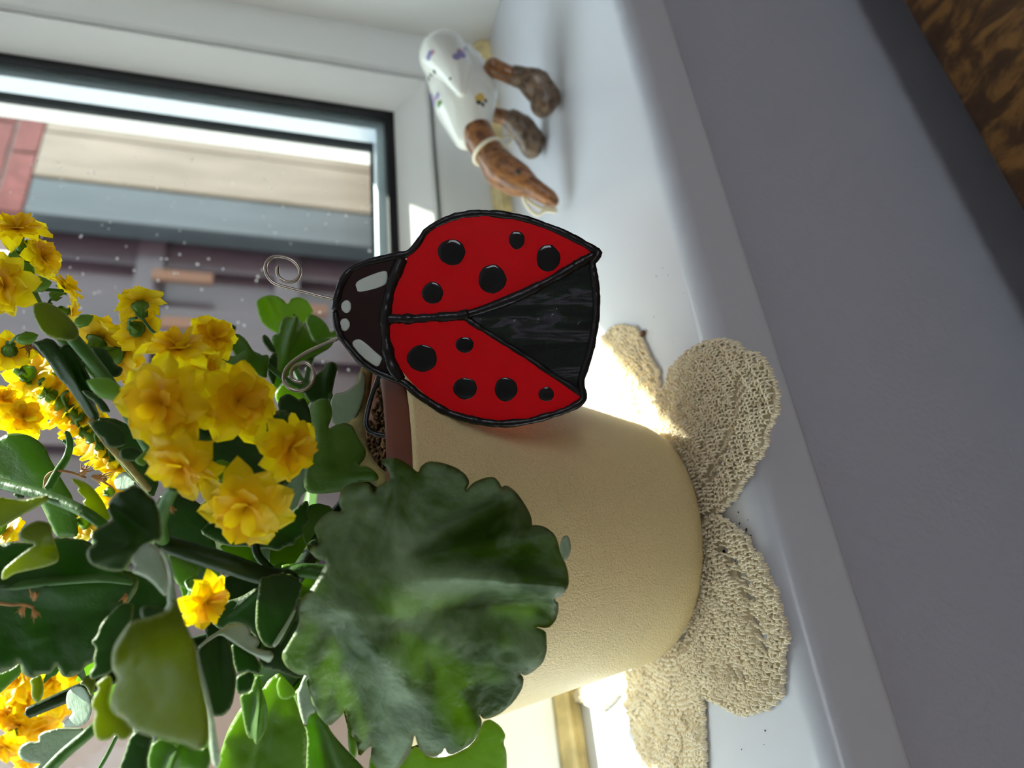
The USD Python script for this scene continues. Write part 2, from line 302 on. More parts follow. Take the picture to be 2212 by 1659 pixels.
for row in range(14):
    for j in range(6):
        xa = 1.655 + j * .225 - (row % 2) * .1125
        if xa + .215 < 2.7: obj('brick', box(max(xa, 1.656), xa + .215, 1.905, 2.0, .840 + row * .075, .840 + row * .075 + .065, .003), 'brick_red', bw, base=(2.0, 1.95, gz))

# ------------------------------------------------------------------ the table below
tb = thing('wooden_table', 'brown rustic wooden table below the window sill', 'table', (.3, -.2, -.92))
obj('tabletop', box(-.5, 1.1, -.65, .2135, -.22, -.185, .004), 'table_wood', tb, 30, base=(.3, -.2, -.92))
for a in (-.44, .98):
    for b in (-.59, .08): obj('leg', box(a, a + .06, b, b + .06, -.92, -.2202, .003), 'table_wood', tb, 30, base=(.3, -.2, -.92))

# ------------------------------------------------------------------ the cream pot
CX, CY = .1126, .2993
ZB = .0022
def pot_r(z): return .0505 + (.0759 - .0505) * np.clip((z - .019) / .1026, 0, 1)
prof = [(.0, ZB), (.030, ZB)]
for a in np.linspace(-90, -12, 10): prof.append((.0315 + .019 * math.cos(math.radians(a)), ZB + .019 + .019 * math.sin(math.radians(a)) - 0.0))
for t in np.linspace(.02, 1, 26): prof.append((.0505 + .0254 * t, .0195 + .1005 * t))
for a in np.linspace(0, 180, 9)[1:]: prof.append((.0759 - .0016 + .0016 * math.cos(math.radians(a)), .1200 + .0016 * math.sin(math.radians(a))))
for t in np.linspace(0, 1, 8): prof.append((.0727 - .025 * t, .1195 - .098 * t))
prof.append((.0, .0195))
obj('plant_pot', lathe(prof, CX, CY, 160), 'cream_ceramic', None, True, label='cream stippled ceramic plant pot standing on the crochet doily', cat='plant pot')

# ------------------------------------------------------------------ the plant: inner pot, soil, stems, leaves, flowers
PL = (CX, CY, .0)
plant = thing('potted_kalanchoe', 'yellow double-flowered plant with thick scalloped leaves in the cream pot', 'potted plant', PL)
zt = .1285
ip = [(.0, .0205), (.046, .0205), (.0690, .1195), (.0712, .1200), (.0716, .1270), (.0712, zt), (.0702, zt + .0006), (.0694, zt), (.0689, .124), (.0686, .1175), (.0670, .1000)]
obj('plastic_pot', lathe(ip, CX, CY, 128), 'brown_plastic', plant, 50, base=PL, label='brown plastic inner pot')
gr = []
R = np.linspace(0, .0672, 26); A = np.arange(90) * 2 * np.pi / 90
pts = np.array([[0, 0]] + [[r * math.cos(a), r * math.sin(a)] for r in R[1:] for a in A])
hz = .1192 + (meshkit.fbm(np.column_stack([pts * 160, np.zeros(len(pts))]), 4) - .5) * .006
sl = trimesh.Trimesh(np.column_stack([pts[:, 0] + CX, pts[:, 1] + CY, hz]), Delaunay(pts).simplices, process=False)
if sl.face_normals[:, 2].mean() < 0: sl.invert()
crumbs = []
for k in range(2200):
    a, r = rng.uniform(0, 2 * np.pi), .065 * math.sqrt(rng.uniform()); b = trimesh.creation.icosphere(0, rng.uniform(.0006, .0018)); b.vertices *= rng.uniform(.6, 1.2, 3)
    b.apply_translation((CX + r * math.cos(a), CY + r * math.sin(a), .1192 + rng.uniform(-.002, .004))); crumbs.append(b)
obj('soil', cat(sl, *crumbs), 'soil', plant, False, base=PL, kind='stuff', label='dark crumbly potting soil')

def leaf(pts, d, tilt=(0, 0), m='leaf_green', folds=(), th=.0014, step=None, it=1, name='leaf', label=None, cup=0.0):
    """A fleshy leaf: the outline as it stands at depth d (metres before the lens) with tilt, folds and a rounded rim; both faces are built."""
    P = np.array(pts, float)
    for _ in range(it):
        Q = np.roll(P, -1, 0); P = np.stack([P * .80 + Q * .20, P * .20 + Q * .80], 1).reshape(-1, 2)
    poly = Polygon(P).buffer(0)
    if poly.geom_type != 'Polygon': poly = max(poly.geoms, key=lambda q: q.area)
    size = math.sqrt(poly.area); step = step or float(np.clip(size / 22, 4.0, 11.0))
    ext = poly.exterior; nb = max(24, int(ext.length / (step * .55))); B = np.array([ext.interpolate(i / nb, normalized=True).coords[0] for i in range(nb)])
    x0, y0, x1, y1 = poly.bounds
    gx, gy = np.meshgrid(np.arange(x0, x1, step), np.arange(y0, y1, step * .87)); gx[1::2] += step / 2
    G = np.column_stack([gx.ravel(), gy.ravel()]); dist = shapely.distance(shapely.points(G), ext)
    G = G[shapely.contains_xy(poly, G[:, 0], G[:, 1]) & (dist > step * .5)]
    A2 = np.vstack([B, G]); tri = Delaunay(A2).simplices
    cen = A2[tri].mean(1); tri = tri[shapely.contains_xy(poly, cen[:, 0], cen[:, 1])]
    c = np.array(poly.centroid.coords[0]); D = A2 - c
    z = d + D[:, 0] / 100 * tilt[0] + D[:, 1] / 100 * tilt[1] + cup * (np.hypot(*D.T) / size) ** 2
    for f in folds:
        if f[0] == 'ridge':                       # (x0, y0, x1, y1, amount, width): a fold along a line
            _, ax, ay, bx, by, am, wd = f; u = np.array([bx - ax, by - ay], float); L = np.linalg.norm(u); u /= L
            s = (A2 - [ax, ay]) @ u; q = (A2 - [ax, ay]) @ np.array([-u[1], u[0]])
            z = z + am * np.exp(-(q / wd) ** 2) * np.clip(s / L * 1.5, 0, 1)
        elif f[0] == 'step':                      # one side of a line bends away
            _, ax, ay, bx, by, am, wd = f; u = np.array([bx - ax, by - ay], float); u /= np.linalg.norm(u)
            q = (A2 - [ax, ay]) @ np.array([-u[1], u[0]]); z = z + am * np.logaddexp(0, q / wd) 
        elif f[0] == 'roof':                      # both sides of a line fall away
            _, ax, ay, bx, by, am, wd = f; u = np.array([bx - ax, by - ay], float); u /= np.linalg.norm(u)
            q = (A2 - [ax, ay]) @ np.array([-u[1], u[0]]); z = z + am * (np.sqrt(q * q + wd * wd) - wd)
        elif f[0] == 'wave':                      # (cx, cy, n, amount, phase): frilled rim
            _, ax, ay, nn, am, ph = f; e = A2 - [ax, ay]; z = z + am * (np.hypot(*e.T) / size) * np.cos(nn * np.arctan2(e[:, 1], e[:, 0]) + ph)
    z = z + (meshkit.fbm(np.column_stack([A2 / 55.0, np.full(len(A2), d * 90)]), 3) - .5) * size * 9e-6
    dist = shapely.distance(shapely.points(A2), ext); w = max(size * .05, 5.0); q = np.clip(dist / w, 0, 1)
    h = th / 2 * np.sqrt(np.maximum(1 - (1 - q) ** 2, 0)) * (0.75 + .25 * np.clip(dist / (size * .2), 0, 1)) + 1e-6
    Rr = np.array([ray(*a) for a in A2]); top = EYE + Rr * (z - h)[:, None]; bot = EYE + Rr * (z + h)[:, None]
    nb = len(B); nA = len(A2); idx = np.arange(nA); idx2 = np.where(idx < nb, idx, idx + nA - nb)
    Vv = np.vstack([top, bot[nb:]]); Vv[:nb] = (top[:nb] + bot[:nb]) / 2
    a, b, cc = Vv[tri[:, 0]], Vv[tri[:, 1]], Vv[tri[:, 2]]
    fl = np.einsum('ij,ij->i', np.cross(b - a, cc - a), a - EYE) > 0; tri[fl] = tri[fl][:, ::-1]
    edge = .7 * np.clip(1 - dist / 3.0, 0, 1)
    return obj(name, trimesh.Trimesh(Vv, np.vstack([tri, idx2[tri][:, ::-1]]), process=False), m, plant, True, base=PL, prim={'edge': np.concatenate([edge, edge[nb:]])}, label=label)

LEAVES = []
# the large scalloped leaf hanging over the front of the pot
def Zl(P, ox, oy, s): return [(ox + a * s, oy + b * s) for a, b in P]
big = Zl([(520,88),(560,68),(610,68),(670,100),(722,150),(730,115),(770,85),(840,92),(920,120),(970,160),(985,200),(958,242),(1000,195),(1060,170),(1110,165),(1140,200),(1145,222),(1170,205),(1220,240),(1270,310),(1300,370),(1305,420),(1265,442),(1310,410),(1370,420),(1420,460),(1440,510),(1445,550),(1480,620),(1492,680),(1490,730),(1460,775),(1415,795),(1440,812),(1438,860),(1425,905),(1385,945),(1310,932),(1375,955),(1378,1000),(1380,1060),(1360,1120),(1310,1165),(1265,1188),(1235,1168),(1262,1195),(1255,1250),(1210,1320),(1150,1375),(1100,1400),(1055,1410),(1028,1378),(1048,1415),(1040,1460),(1000,1530),(940,1570),(890,1592),(865,1580),(856,1548),(845,1580),(800,1605),(750,1590),(715,1540),(702,1482),(695,1515),(680,1580),(640,1640),(600,1680),(540,1685),(500,1650),(475,1600),(482,1545),(460,1560),(415,1605),(405,1540),(400,1505),(375,1490),(360,1440),(348,1350),(330,1390),(262,1450),(215,1400),(175,1330),(160,1240),(158,1185),(100,1180),(40,1140),(15,1080),(60,1010),(110,920),(110,800),(180,730),(230,640),(252,600),(200,590),(150,535),(148,508),(205,520),(205,480),(180,430),(215,380),(265,340),(332,345),(310,300),(325,230),(370,200),(430,190),(480,205),(492,252),(510,215),(560,190),(578,170),(560,120)], 600, 960, .42146)
leaf(big, .218, (.0018, -.0004), 'leaf_big', [('ridge', 845, 1215, 840, 1040, -.006, 20), ('ridge', 830, 1230, 1210, 1265, -.0085, 30), ('ridge', 830, 1210, 1130, 1060, -.0045, 26), ('ridge', 830, 1220, 1180, 1160, .0045, 30), ('ridge', 850, 1290, 1180, 1330, .008, 42), ('ridge', 700, 1240, 1000, 1600, -.005, 55), ('ridge', 660, 1240, 830, 1640, .006, 45), ('ridge', 842, 1230, 835, 1000, .006, 16), ('roof', 650, 1250, 1220, 1275, .000045, 40), ('wave', 690, 1235, 9, .0014, .6)], th=.0017, label='largest leaf, hanging in front of the pot', cup=.002)
T = leaf
T([(1209,1176),(1215,1160),(1224,1155),(1231,1165),(1234,1182),(1231,1198),(1224,1210),(1214,1216),(1210,1200)], .233, (0, 0), 'leaf_pale', th=.0012, label='small curled leaf tip at the edge of the largest leaf')
T([(362,1318),(345,1325),(320,1335),(300,1338),(281,1343),(260,1371),(245,1397),(240,1421),(242,1447),(255,1464),(245,1486),(237,1510),(240,1532),(251,1545),(268,1553),(281,1571),(303,1584),(329,1592),(350,1596),(391,1604),(425,1621),(448,1612),(454,1592),(452,1543),(442,1498),(431,1452),(423,1400),(405,1355),(392,1320),(382,1292),(370,1296)], .176, (.001, .004), 'leaf_olive', [('step', 300, 1400, 450, 1340, -.00012 * 40, 25), ('ridge', 255, 1464, 430, 1440, -.002, 40)], th=.0024, label='near olive leaf, out of focus')
T([(408,1365),(425,1400),(434,1440),(446,1480),(460,1540),(470,1600),(478,1640),(470,1664),(458,1650),(452,1610),(453,1592),(451,1543),(441,1498),(430,1452),(420,1410)], .1765, (.001, .004), 'leaf_pale', th=.0022, label='pale underside rim of the near olive leaf')
T([(240,1075),(255,1062),(272,1058),(284,1048),(304,1053),(321,1070),(335,1080),(345,1110),(350,1150),(345,1172),(325,1170),(300,1190),(287,1205),(278,1222),(265,1234),(240,1234),(215,1228),(195,1218),(186,1200),(190,1185),(205,1172),(196,1162),(200,1148),(215,1138),(235,1128),(242,1122),(233,1105),(234,1085)], .19, (.002, -.002), 'leaf_dark', [('ridge', 330, 1160, 200, 1205, -.002, 25), ('ridge', 330, 1160, 265, 1110, .002, 15)], th=.0017)
T([(318,1171),(306,1178),(296,1190),(287,1200),(282,1212),(292,1224),(284,1236),(304,1243),(318,1250),(333,1263),(350,1283),(360,1290),(364,1256),(362,1235),(354,1217),(345,1190),(335,1178)], .187, (.003, 0), 'leaf_pale', th=.0014, label='pale turned-up underside of a leaf')
T([(343,1184),(352,1186),(362,1200),(374,1229),(379,1277),(388,1313),(394,1345),(380,1350),(368,1330),(358,1322),(350,1322),(362,1305),(360,1290),(366,1256),(358,1217)], .184, (0, 0), 'leaf_pale', th=.0014)
T([(304,1312),(320,1308),(340,1312),(362,1319),(350,1328),(330,1335),(312,1340),(303,1330)], .1755, (0, 0), 'leaf_dark', th=.001)
# left side, large dark leaf and its neighbours
T([(-60,1180),(0,1176),(19,1169),(48,1172),(120,1159),(193,1166),(215,1200),(265,1230),(301,1248),(297,1275),(280,1300),(262,1325),(240,1345),(222,1372),(215,1400),(205,1430),(190,1436),(184,1441),(177,1450),(169,1457),(152,1464),(134,1462),(127,1449),(124,1436),(116,1448),(108,1456),(87,1457),(71,1466),(56,1461),(45,1452),(44,1430),(26,1445),(0,1456),(-60,1440)], .222, (.001, .001), 'leaf_dark', [('ridge', 290, 1265, -60, 1262, -.002, 30)], th=.0016, label='large dark leaf at the left with a pale midrib')
T([(39,1154),(48,1140),(65,1130),(82,1124),(104,1128),(112,1137),(113,1154),(120,1174),(128,1200),(125,1215),(101,1224),(60,1233),(31,1239),(12,1252),(2,1252),(5,1231),(29,1210),(60,1186),(77,1177),(53,1172),(41,1164)], .205, (.001, .003), 'leaf_olive', [('ridge', 90, 1176, 125, 1180, .002, 14)], th=.0014)
T([(-40,955),(0,946),(12,938),(36,935),(63,940),(82,951),(99,967),(106,987),(118,1008),(133,1035),(145,1054),(157,1073),(166,1119),(170,1158),(145,1162),(120,1160),(100,1115),(85,1085),(60,1060),(30,1045),(0,1030),(-40,1010)], .265, (-.002, .002), 'leaf_green', [('ridge', 150, 1130, 20, 950, -.0015, 30)], th=.002)
T([(152,1032),(174,1037),(193,1047),(210,1064),(224,1085),(234,1107),(241,1117),(231,1129),(219,1136),(205,1129),(193,1117),(181,1090),(177,1081),(186,1079),(174,1069),(166,1059),(171,1054),(157,1042)], .235, (.003, .001), 'leaf_olive', th=.0013)
T([(-30,1076),(0,1073),(14,1076),(48,1080),(80,1073),(104,1069),(106,1081),(72,1100),(41,1117),(19,1131),(0,1141),(-30,1150)], .236, (-.002, .002), 'leaf_olive', th=.0013)
T([(18,1056),(31,1062),(28,1071),(39,1078),(53,1077),(52,1062),(40,1056)], .262, (0, 0), 'leaf_dark', th=.001)
T([(71,662),(75,655),(92,652),(111,656),(130,668),(145,681),(159,696),(169,710),(171,724),(166,732),(154,738),(135,735),(116,732),(96,722),(84,708),(75,688),(70,674)], .235, (.002, -.001), 'leaf_olive', th=.0016, label='small oval leaf among the upper flowers')
T([(69,739),(89,735),(99,730),(116,734),(131,752),(140,744),(154,741),(164,761),(174,777),(186,799),(200,826),(205,871),(217,902),(206,912),(190,902),(169,871),(145,835),(125,816),(104,782),(87,761)], .245, (.001, .003), 'leaf_dark', [('ridge', 110, 740, 205, 890, -.003, 12), ('ridge', 145, 750, 210, 880, .003, 10)], th=.0016)
T([(195,751),(205,749),(227,753),(243,773),(248,787),(263,794),(266,799),(258,814),(231,816),(222,797),(207,773)], .25, (0, 0), 'leaf_dark', th=.0012)
T([(193,917),(205,908),(227,907),(251,914),(270,938),(272,960),(263,965),(241,969),(227,960),(224,948),(207,938)], .232, (.001, .001), 'leaf_dark', th=.0014)
T([(255,979),(265,967),(289,965),(309,975),(301,994),(284,997),(263,994)], .231, (.001, 0), 'leaf_dark', th=.0012)
T([(290,995),(305,980),(322,966),(324,990),(312,1008),(298,1004)], .226, (0, 0), 'leaf_bright', th=.001)
T([(174,842),(193,844),(212,854),(231,873),(240,892),(217,890),(205,869),(183,854)], .238, (0, 0), 'leaf_dark', th=.001)
T([(245,1040),(255,1025),(268,1018),(282,1024),(296,1045),(285,1056),(262,1060),(250,1056)], .27, (-.013, 0), 'leaf_pale', th=.001)
# crown of leaves behind the antennae
T([(553,651),(564,642),(581,637),(599,639),(614,649),(621,658),(629,644),(645,641),(660,646),(672,661),(677,673),(672,686),(652,703),(622,719),(599,722),(581,711),(566,699),(560,686),(556,672)], .345, (.002, -.002), 'leaf_bright', [('ridge', 610, 715, 575, 645, .003, 14)], th=.0016)
T([(586,737),(589,724),(602,720),(603,706),(609,689),(619,682),(632,688),(634,676),(645,686),(655,699),(667,716),(677,740),(698,729),(713,730),(723,737),(713,752),(690,765),(657,785),(632,803),(612,823),(594,845),(586,828),(590,800),(594,777),(589,752)], .315, (.002, -.001), 'leaf_green', [('ridge', 600, 830, 640, 690, -.004, 13), ('ridge', 600, 830, 690, 740, .003, 16)], th=.0017)
T([(660,691),(665,681),(675,678),(695,689),(708,704),(714,719),(721,713),(729,717),(730,728),(708,732),(690,737),(677,739),(667,716),(661,701)], .325, (-.001, .001), 'leaf_green', th=.0014)
T([(564,732),(570,721),(581,729),(596,757),(594,764),(581,759),(574,749)], .312, (0, 0), 'leaf_dark', th=.0012)
T([(492,728),(513,719),(531,732),(548,760),(564,768),(579,765),(583,780),(578,800),(576,818),(564,815),(538,800),(510,775),(495,748)], .30, (.001, 0), 'leaf_green', [('ridge', 575, 800, 520, 725, -.002, 14)], th=.0015)
T([(576,782),(589,762),(597,760),(600,777),(597,815),(591,834),(579,817)], .305, (0, 0), 'leaf_dark', th=.0012)
T([(698,797),(703,785),(715,780),(727,785),(729,797),(723,820),(718,846),(713,868),(698,863),(672,873),(657,853),(648,840),(662,830),(680,812)], .30, (-.001, .001), 'leaf_dark', [('ridge', 700, 860, 715, 785, -.002, 10)], th=.0015)
T([(594,845),(617,823),(632,828),(642,841),(657,850),(672,873),(650,880),(602,876),(594,860)], .31, (0, 0), 'leaf_bright', th=.0012)
T([(600,873),(604,858),(622,849),(637,857),(645,864),(657,858),(667,879),(675,904),(680,954),(664,970),(642,920),(622,898),(604,894)], .275, (.001, 0), 'leaf_dark', th=.0016)
T([(668,873),(690,861),(708,861),(716,876),(718,899),(707,928),(726,917),(746,913),(761,919),(769,934),(779,954),(791,972),(789,990),(774,1007),(789,1005),(807,1015),(818,1028),(817,1038),(800,1041),(781,1041),(747,1061),(700,1067),(667,1066),(655,1050),(658,1002),(659,968),(676,954),(672,904)], .25, (-.001, .0008), 'leaf_green', [('ridge', 690, 1040, 700, 870, -.002, 22), ('ridge', 690, 1040, 790, 1020, -.002, 20)], th=.0018, label='mid green lobed leaf above the pot rim')
T([(713,868),(722,850),(738,848),(753,842),(771,826),(782,800),(792,812),(790,850),(770,905),(750,930),(728,925),(713,905)], .285, (0, 0), 'leaf_pale', th=.0014)
T([(560,1254),(565,1245),(577,1246),(589,1240),(600,1241),(611,1236),(620,1240),(630,1240),(636,1247),(645,1249),(647,1258),(654,1262),(651,1276),(647,1290),(633,1322),(613,1358),(592,1399),(577,1399),(563,1384),(551,1353),(553,1305),(558,1274)], .224, (.001, 0), 'leaf_dark', th=.0014, it=1, label='blackish serrated leaf left of the largest leaf')
T([(592,1401),(588,1392),(600,1372),(618,1345),(634,1318),(648,1296),(640,1320),(625,1350),(608,1382)], .2235, (.001, 0), 'leaf_pale', th=.0012)
T([(425,1399),(449,1377),(478,1359),(493,1350),(512,1345),(531,1348),(542,1360),(541,1372),(556,1376),(562,1387),(553,1400),(570,1404),(587,1406),(592,1416),(582,1433),(563,1423),(531,1406),(500,1386),(476,1370),(452,1384),(429,1403)], .213, (.001, -.003), 'leaf_pale', [('ridge', 430, 1400, 580, 1415, -.001, 10)], th=.0013, label='pale curled leaf beside the near olive leaf')
T([(424,1403),(450,1380),(472,1366),(492,1378),(501,1401),(505,1437),(511,1458),(509,1488),(501,1527),(484,1547),(460,1549),(452,1523),(437,1478),(428,1431)], .215, (.0015, 0), 'leaf_dark', [('ridge', 470, 1540, 470, 1380, .0015, 15)], th=.0015)
T([(498,1388),(525,1399),(553,1419),(566,1440),(562,1458),(545,1454),(533,1450),(513,1458),(503,1430)], .226, (.001, 0), 'leaf_dark', th=.0013)
T([(511,1460),(533,1450),(547,1454),(551,1468),(547,1488),(537,1495),(513,1500),(506,1480)], .223, (0, 0), 'leaf_dark', th=.0013)
T([(517,1501),(541,1494),(547,1475),(551,1462),(560,1458),(566,1472),(567,1492),(576,1519),(579,1543),(574,1580),(553,1612),(547,1596),(539,1596),(531,1584),(525,1553),(521,1529)], .217, (-.001, .001), 'leaf_green', [('ridge', 565, 1480, 555, 1600, -.003, 8)], th=.0014)
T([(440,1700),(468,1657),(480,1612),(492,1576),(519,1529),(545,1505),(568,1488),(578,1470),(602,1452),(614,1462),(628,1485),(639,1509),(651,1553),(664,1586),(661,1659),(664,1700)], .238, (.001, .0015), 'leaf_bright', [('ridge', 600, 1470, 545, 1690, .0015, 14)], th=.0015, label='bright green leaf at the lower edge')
T([(600,1500),(596,1480),(604,1460),(618,1468),(634,1485),(640,1500),(622,1512),(606,1510)], .226, (0, 0), 'leaf_bright', th=.0012)
T([(632,1500),(645,1485),(661,1478),(675,1513),(684,1539),(704,1557),(716,1582),(749,1620),(787,1659),(820,1700),(660,1700),(661,1659),(664,1586),(651,1553),(641,1520)], .229, (.001, 0), 'leaf_green', [('ridge', 660, 1490, 720, 1690, .002, 16)], th=.0015)
T([(640,1500),(648,1480),(660,1452),(680,1456),(662,1470),(664,1478),(676,1514),(683,1538),(668,1545),(660,1575),(650,1550)], .2275, (0, 0), 'leaf_pale', th=.0012)
T([(741,1533),(747,1525),(749,1553),(757,1570),(759,1590),(771,1596),(772,1612),(769,1639),(755,1632),(751,1600),(751,1574)], .25, (0, 0), 'leaf_bright', th=.0012)
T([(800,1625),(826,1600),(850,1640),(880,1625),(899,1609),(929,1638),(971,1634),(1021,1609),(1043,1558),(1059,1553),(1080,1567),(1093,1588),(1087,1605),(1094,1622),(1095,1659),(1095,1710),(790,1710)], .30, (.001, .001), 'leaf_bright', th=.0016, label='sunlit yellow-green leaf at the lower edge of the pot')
T([(38,1628),(43,1612),(61,1601),(84,1602),(81,1590),(93,1580),(130,1572),(190,1572),(152,1612),(112,1652),(95,1672),(60,1672),(75,1657),(90,1650),(60,1648),(45,1640)], .235, (0, .001), 'leaf_pale', th=.0014)
T([(206,1477),(225,1462),(238,1458),(243,1472),(242,1486),(236,1510),(238,1529),(249,1545),(268,1553),(290,1578),(275,1597),(260,1600),(249,1586),(236,1599),(216,1601),(206,1594),(200,1566),(208,1538),(196,1527),(201,1506),(214,1488)], .19, (.001, 0), 'leaf_olive', th=.0014)
T([(216,1350),(235,1328),(258,1304),(290,1302),(286,1341),(264,1371),(246,1408),(244,1449),(229,1460),(215,1462),(208,1467),(195,1467),(193,1452),(205,1440),(201,1421),(208,1400),(196,1387),(210,1372)], .20, (.001, 0), 'leaf_dark', th=.0014, it=1)
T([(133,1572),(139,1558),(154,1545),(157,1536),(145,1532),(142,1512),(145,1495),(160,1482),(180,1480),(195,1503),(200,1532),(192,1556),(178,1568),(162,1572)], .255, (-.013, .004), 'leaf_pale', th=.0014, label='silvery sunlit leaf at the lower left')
T([(170,1478),(182,1462),(200,1455),(208,1470),(202,1500),(196,1505),(185,1482)], .25, (0, 0), 'leaf_olive', th=.0012)
T([(-20,1462),(20,1446),(45,1430),(46,1456),(26,1474),(0,1498),(-20,1510)], .245, (0, 0), 'leaf_green', th=.0013)
T([(63,1467),(87,1456),(92,1470),(95,1486),(93,1501),(85,1520),(74,1516),(66,1501),(68,1485)], .25, (0, 0), 'leaf_olive', th=.0012)
T([(255,1665),(270,1625),(278,1597),(293,1577),(331,1590),(326,1612),(318,1640),(320,1680),(260,1690)], .215, (0, 0), 'leaf_dark', th=.0014)
T([(330,1596),(391,1604),(425,1621),(450,1612),(456,1640),(450,1665),(430,1672),(395,1660),(370,1668),(335,1680),(316,1650)], .20, (0, 0), 'leaf_green', [('ridge', 390, 1600, 370, 1660, -.002, 12)], th=.0014)
# darker growth in the middle and the bright leaves behind it
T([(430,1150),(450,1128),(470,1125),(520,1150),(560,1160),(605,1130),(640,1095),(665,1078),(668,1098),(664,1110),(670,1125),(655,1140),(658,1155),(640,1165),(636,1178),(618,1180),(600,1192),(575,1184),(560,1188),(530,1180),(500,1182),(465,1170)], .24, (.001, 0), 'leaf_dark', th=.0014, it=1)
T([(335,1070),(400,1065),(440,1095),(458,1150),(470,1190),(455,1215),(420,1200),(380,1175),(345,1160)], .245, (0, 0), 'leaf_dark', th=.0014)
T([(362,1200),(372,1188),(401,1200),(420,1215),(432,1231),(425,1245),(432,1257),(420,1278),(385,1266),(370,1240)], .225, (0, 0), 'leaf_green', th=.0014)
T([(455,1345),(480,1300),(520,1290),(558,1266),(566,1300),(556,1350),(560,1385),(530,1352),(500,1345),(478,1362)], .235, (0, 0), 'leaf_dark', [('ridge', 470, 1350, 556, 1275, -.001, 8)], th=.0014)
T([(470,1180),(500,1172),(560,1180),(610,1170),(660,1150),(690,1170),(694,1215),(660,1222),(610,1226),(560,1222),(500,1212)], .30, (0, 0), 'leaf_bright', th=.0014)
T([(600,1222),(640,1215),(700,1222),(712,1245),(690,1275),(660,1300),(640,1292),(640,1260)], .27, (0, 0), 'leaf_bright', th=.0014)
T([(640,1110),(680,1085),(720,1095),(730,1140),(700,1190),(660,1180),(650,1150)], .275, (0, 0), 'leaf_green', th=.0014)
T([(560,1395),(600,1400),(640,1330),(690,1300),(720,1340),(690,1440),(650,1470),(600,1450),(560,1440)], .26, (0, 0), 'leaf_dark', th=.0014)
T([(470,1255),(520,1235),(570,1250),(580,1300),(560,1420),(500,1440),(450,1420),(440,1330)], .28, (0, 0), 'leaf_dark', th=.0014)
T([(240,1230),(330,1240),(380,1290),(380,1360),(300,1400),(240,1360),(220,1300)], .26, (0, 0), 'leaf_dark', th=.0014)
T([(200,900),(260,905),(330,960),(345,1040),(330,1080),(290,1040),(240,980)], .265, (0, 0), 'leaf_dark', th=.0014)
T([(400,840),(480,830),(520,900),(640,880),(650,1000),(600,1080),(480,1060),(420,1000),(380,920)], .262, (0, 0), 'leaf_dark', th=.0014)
T([(450,1010),(475,990),(500,1000),(508,1020),(480,1042),(455,1035)], .232, (0, 0), 'leaf_bright', th=.0012)
T([(480,745),(505,725),(512,705),(500,700),(470,708),(440,715),(430,740)], .33, (0, 0), 'leaf_dark', th=.0014)

def stem(P, r, m='stem_green', label=None, name='stem'):
    """P: (px, py, depth) along the stem, r in metres."""
    Q = catmull([W(*p) for p in P], 7); rr = np.interp(np.linspace(0, 1, len(Q)), np.linspace(0, 1, len(np.atleast_1d(r))), np.atleast_1d(r))
    t = tube(Q, rr, 10)
    return obj(name, t, m, plant, True, base=PL, label=label)
stem([(-60, 1030, .25), (0, 1045, .245), (60, 1060, .24), (125, 1080, .235), (200, 1117, .23), (260, 1170, .235)], [.0017, .0017, .0015])
stem([(-40, 1264, .2195), (20, 1264, .2195), (120, 1254, .2195), (220, 1250, .2195), (285, 1258, .2195)], [.0019, .0016, .0012, .0008], label='pale midrib of the large dark leaf')
stem([(104, 1056, .245), (125, 1018, .25), (143, 990, .255), (151, 962, .255), (147, 940, .255), (142, 933, .255)], [.0012, .0012, .0010, .0006])
stem([(148, 965, .255), (140, 955, .256), (136, 952, .256)], .0005)
stem([(150, 722, .236), (172, 748, .238), (195, 775, .24), (226, 815, .245), (270, 880, .25), (330, 980, .26)], [.0018, .0020, .0021])
stem([(196, 908, .246), (236, 962, .247), (280, 1008, .248), (322, 1058, .25)], .0011, 'stem_bark')
stem([(378, 1050, .205), (362, 1080, .208), (350, 1112, .21), (346, 1140, .213), (352, 1165, .22)], [.0015, .0019, .0018])
stem([(340, 1168, .225), (420, 1195, .225), (500, 1220, .225), (570, 1243, .227), (640, 1245, .23)], [.0024, .003, .0028, .0022], 'stem_dark', 'thick dark stem crossing the middle')
stem([(600, 1245, .235), (570, 1215, .235), (555, 1195, .235), (552, 1175, .236)], .0012, 'stem_dark')
stem([(600, 1240, .231), (650, 1232, .230), (700, 1238, .2305), (760, 1246, .231)], [.0015, .0022, .003], 'stem_green')
stem([(100, 1668, .226), (140, 1627, .226), (205, 1572, .228), (260, 1520, .24)], [.0017, .0016, .0014])
stem([(210, 1668, .24), (232, 1630, .24), (252, 1590, .24)], .0006)
stem([(795, 790, .302), (785, 830, .296), (774, 880, .29), (768, 930, .286), (780, 985, .28), (815, 1030, .275), (870, 1060, .285)], [.0022, .0032, .0034, .0032, .003], 'stem_bark', 'woody yellowish main stem behind the ladybird')
stem([(800, 1040, .285), (740, 1100, .28), (690, 1170, .27), (640, 1245, .24)], [.0034, .003, .0026], 'stem_dark')
stem([(830, 1200, .32), (700, 1150, .32), (520, 1080, .30), (380, 1000, .28), (300, 900, .27)], [.0034, .003, .0022], 'stem_dark')
stem([(830, 1300, .32), (600, 1350, .31), (400, 1400, .29), (200, 1480, .27), (60, 1540, .26)], [.0034, .003, .0018], 'stem_dark')
stem([(330, 930, .285), (200, 800, .29), (100, 690, .28), (55, 590, .27), (40, 530, .27)], [.002, .0017, .0013], 'stem_green')
stem([(330, 1000, .285), (230, 950, .305), (130, 880, .31), (60, 810, .305)], [.002, .0014, .001], 'stem_green')

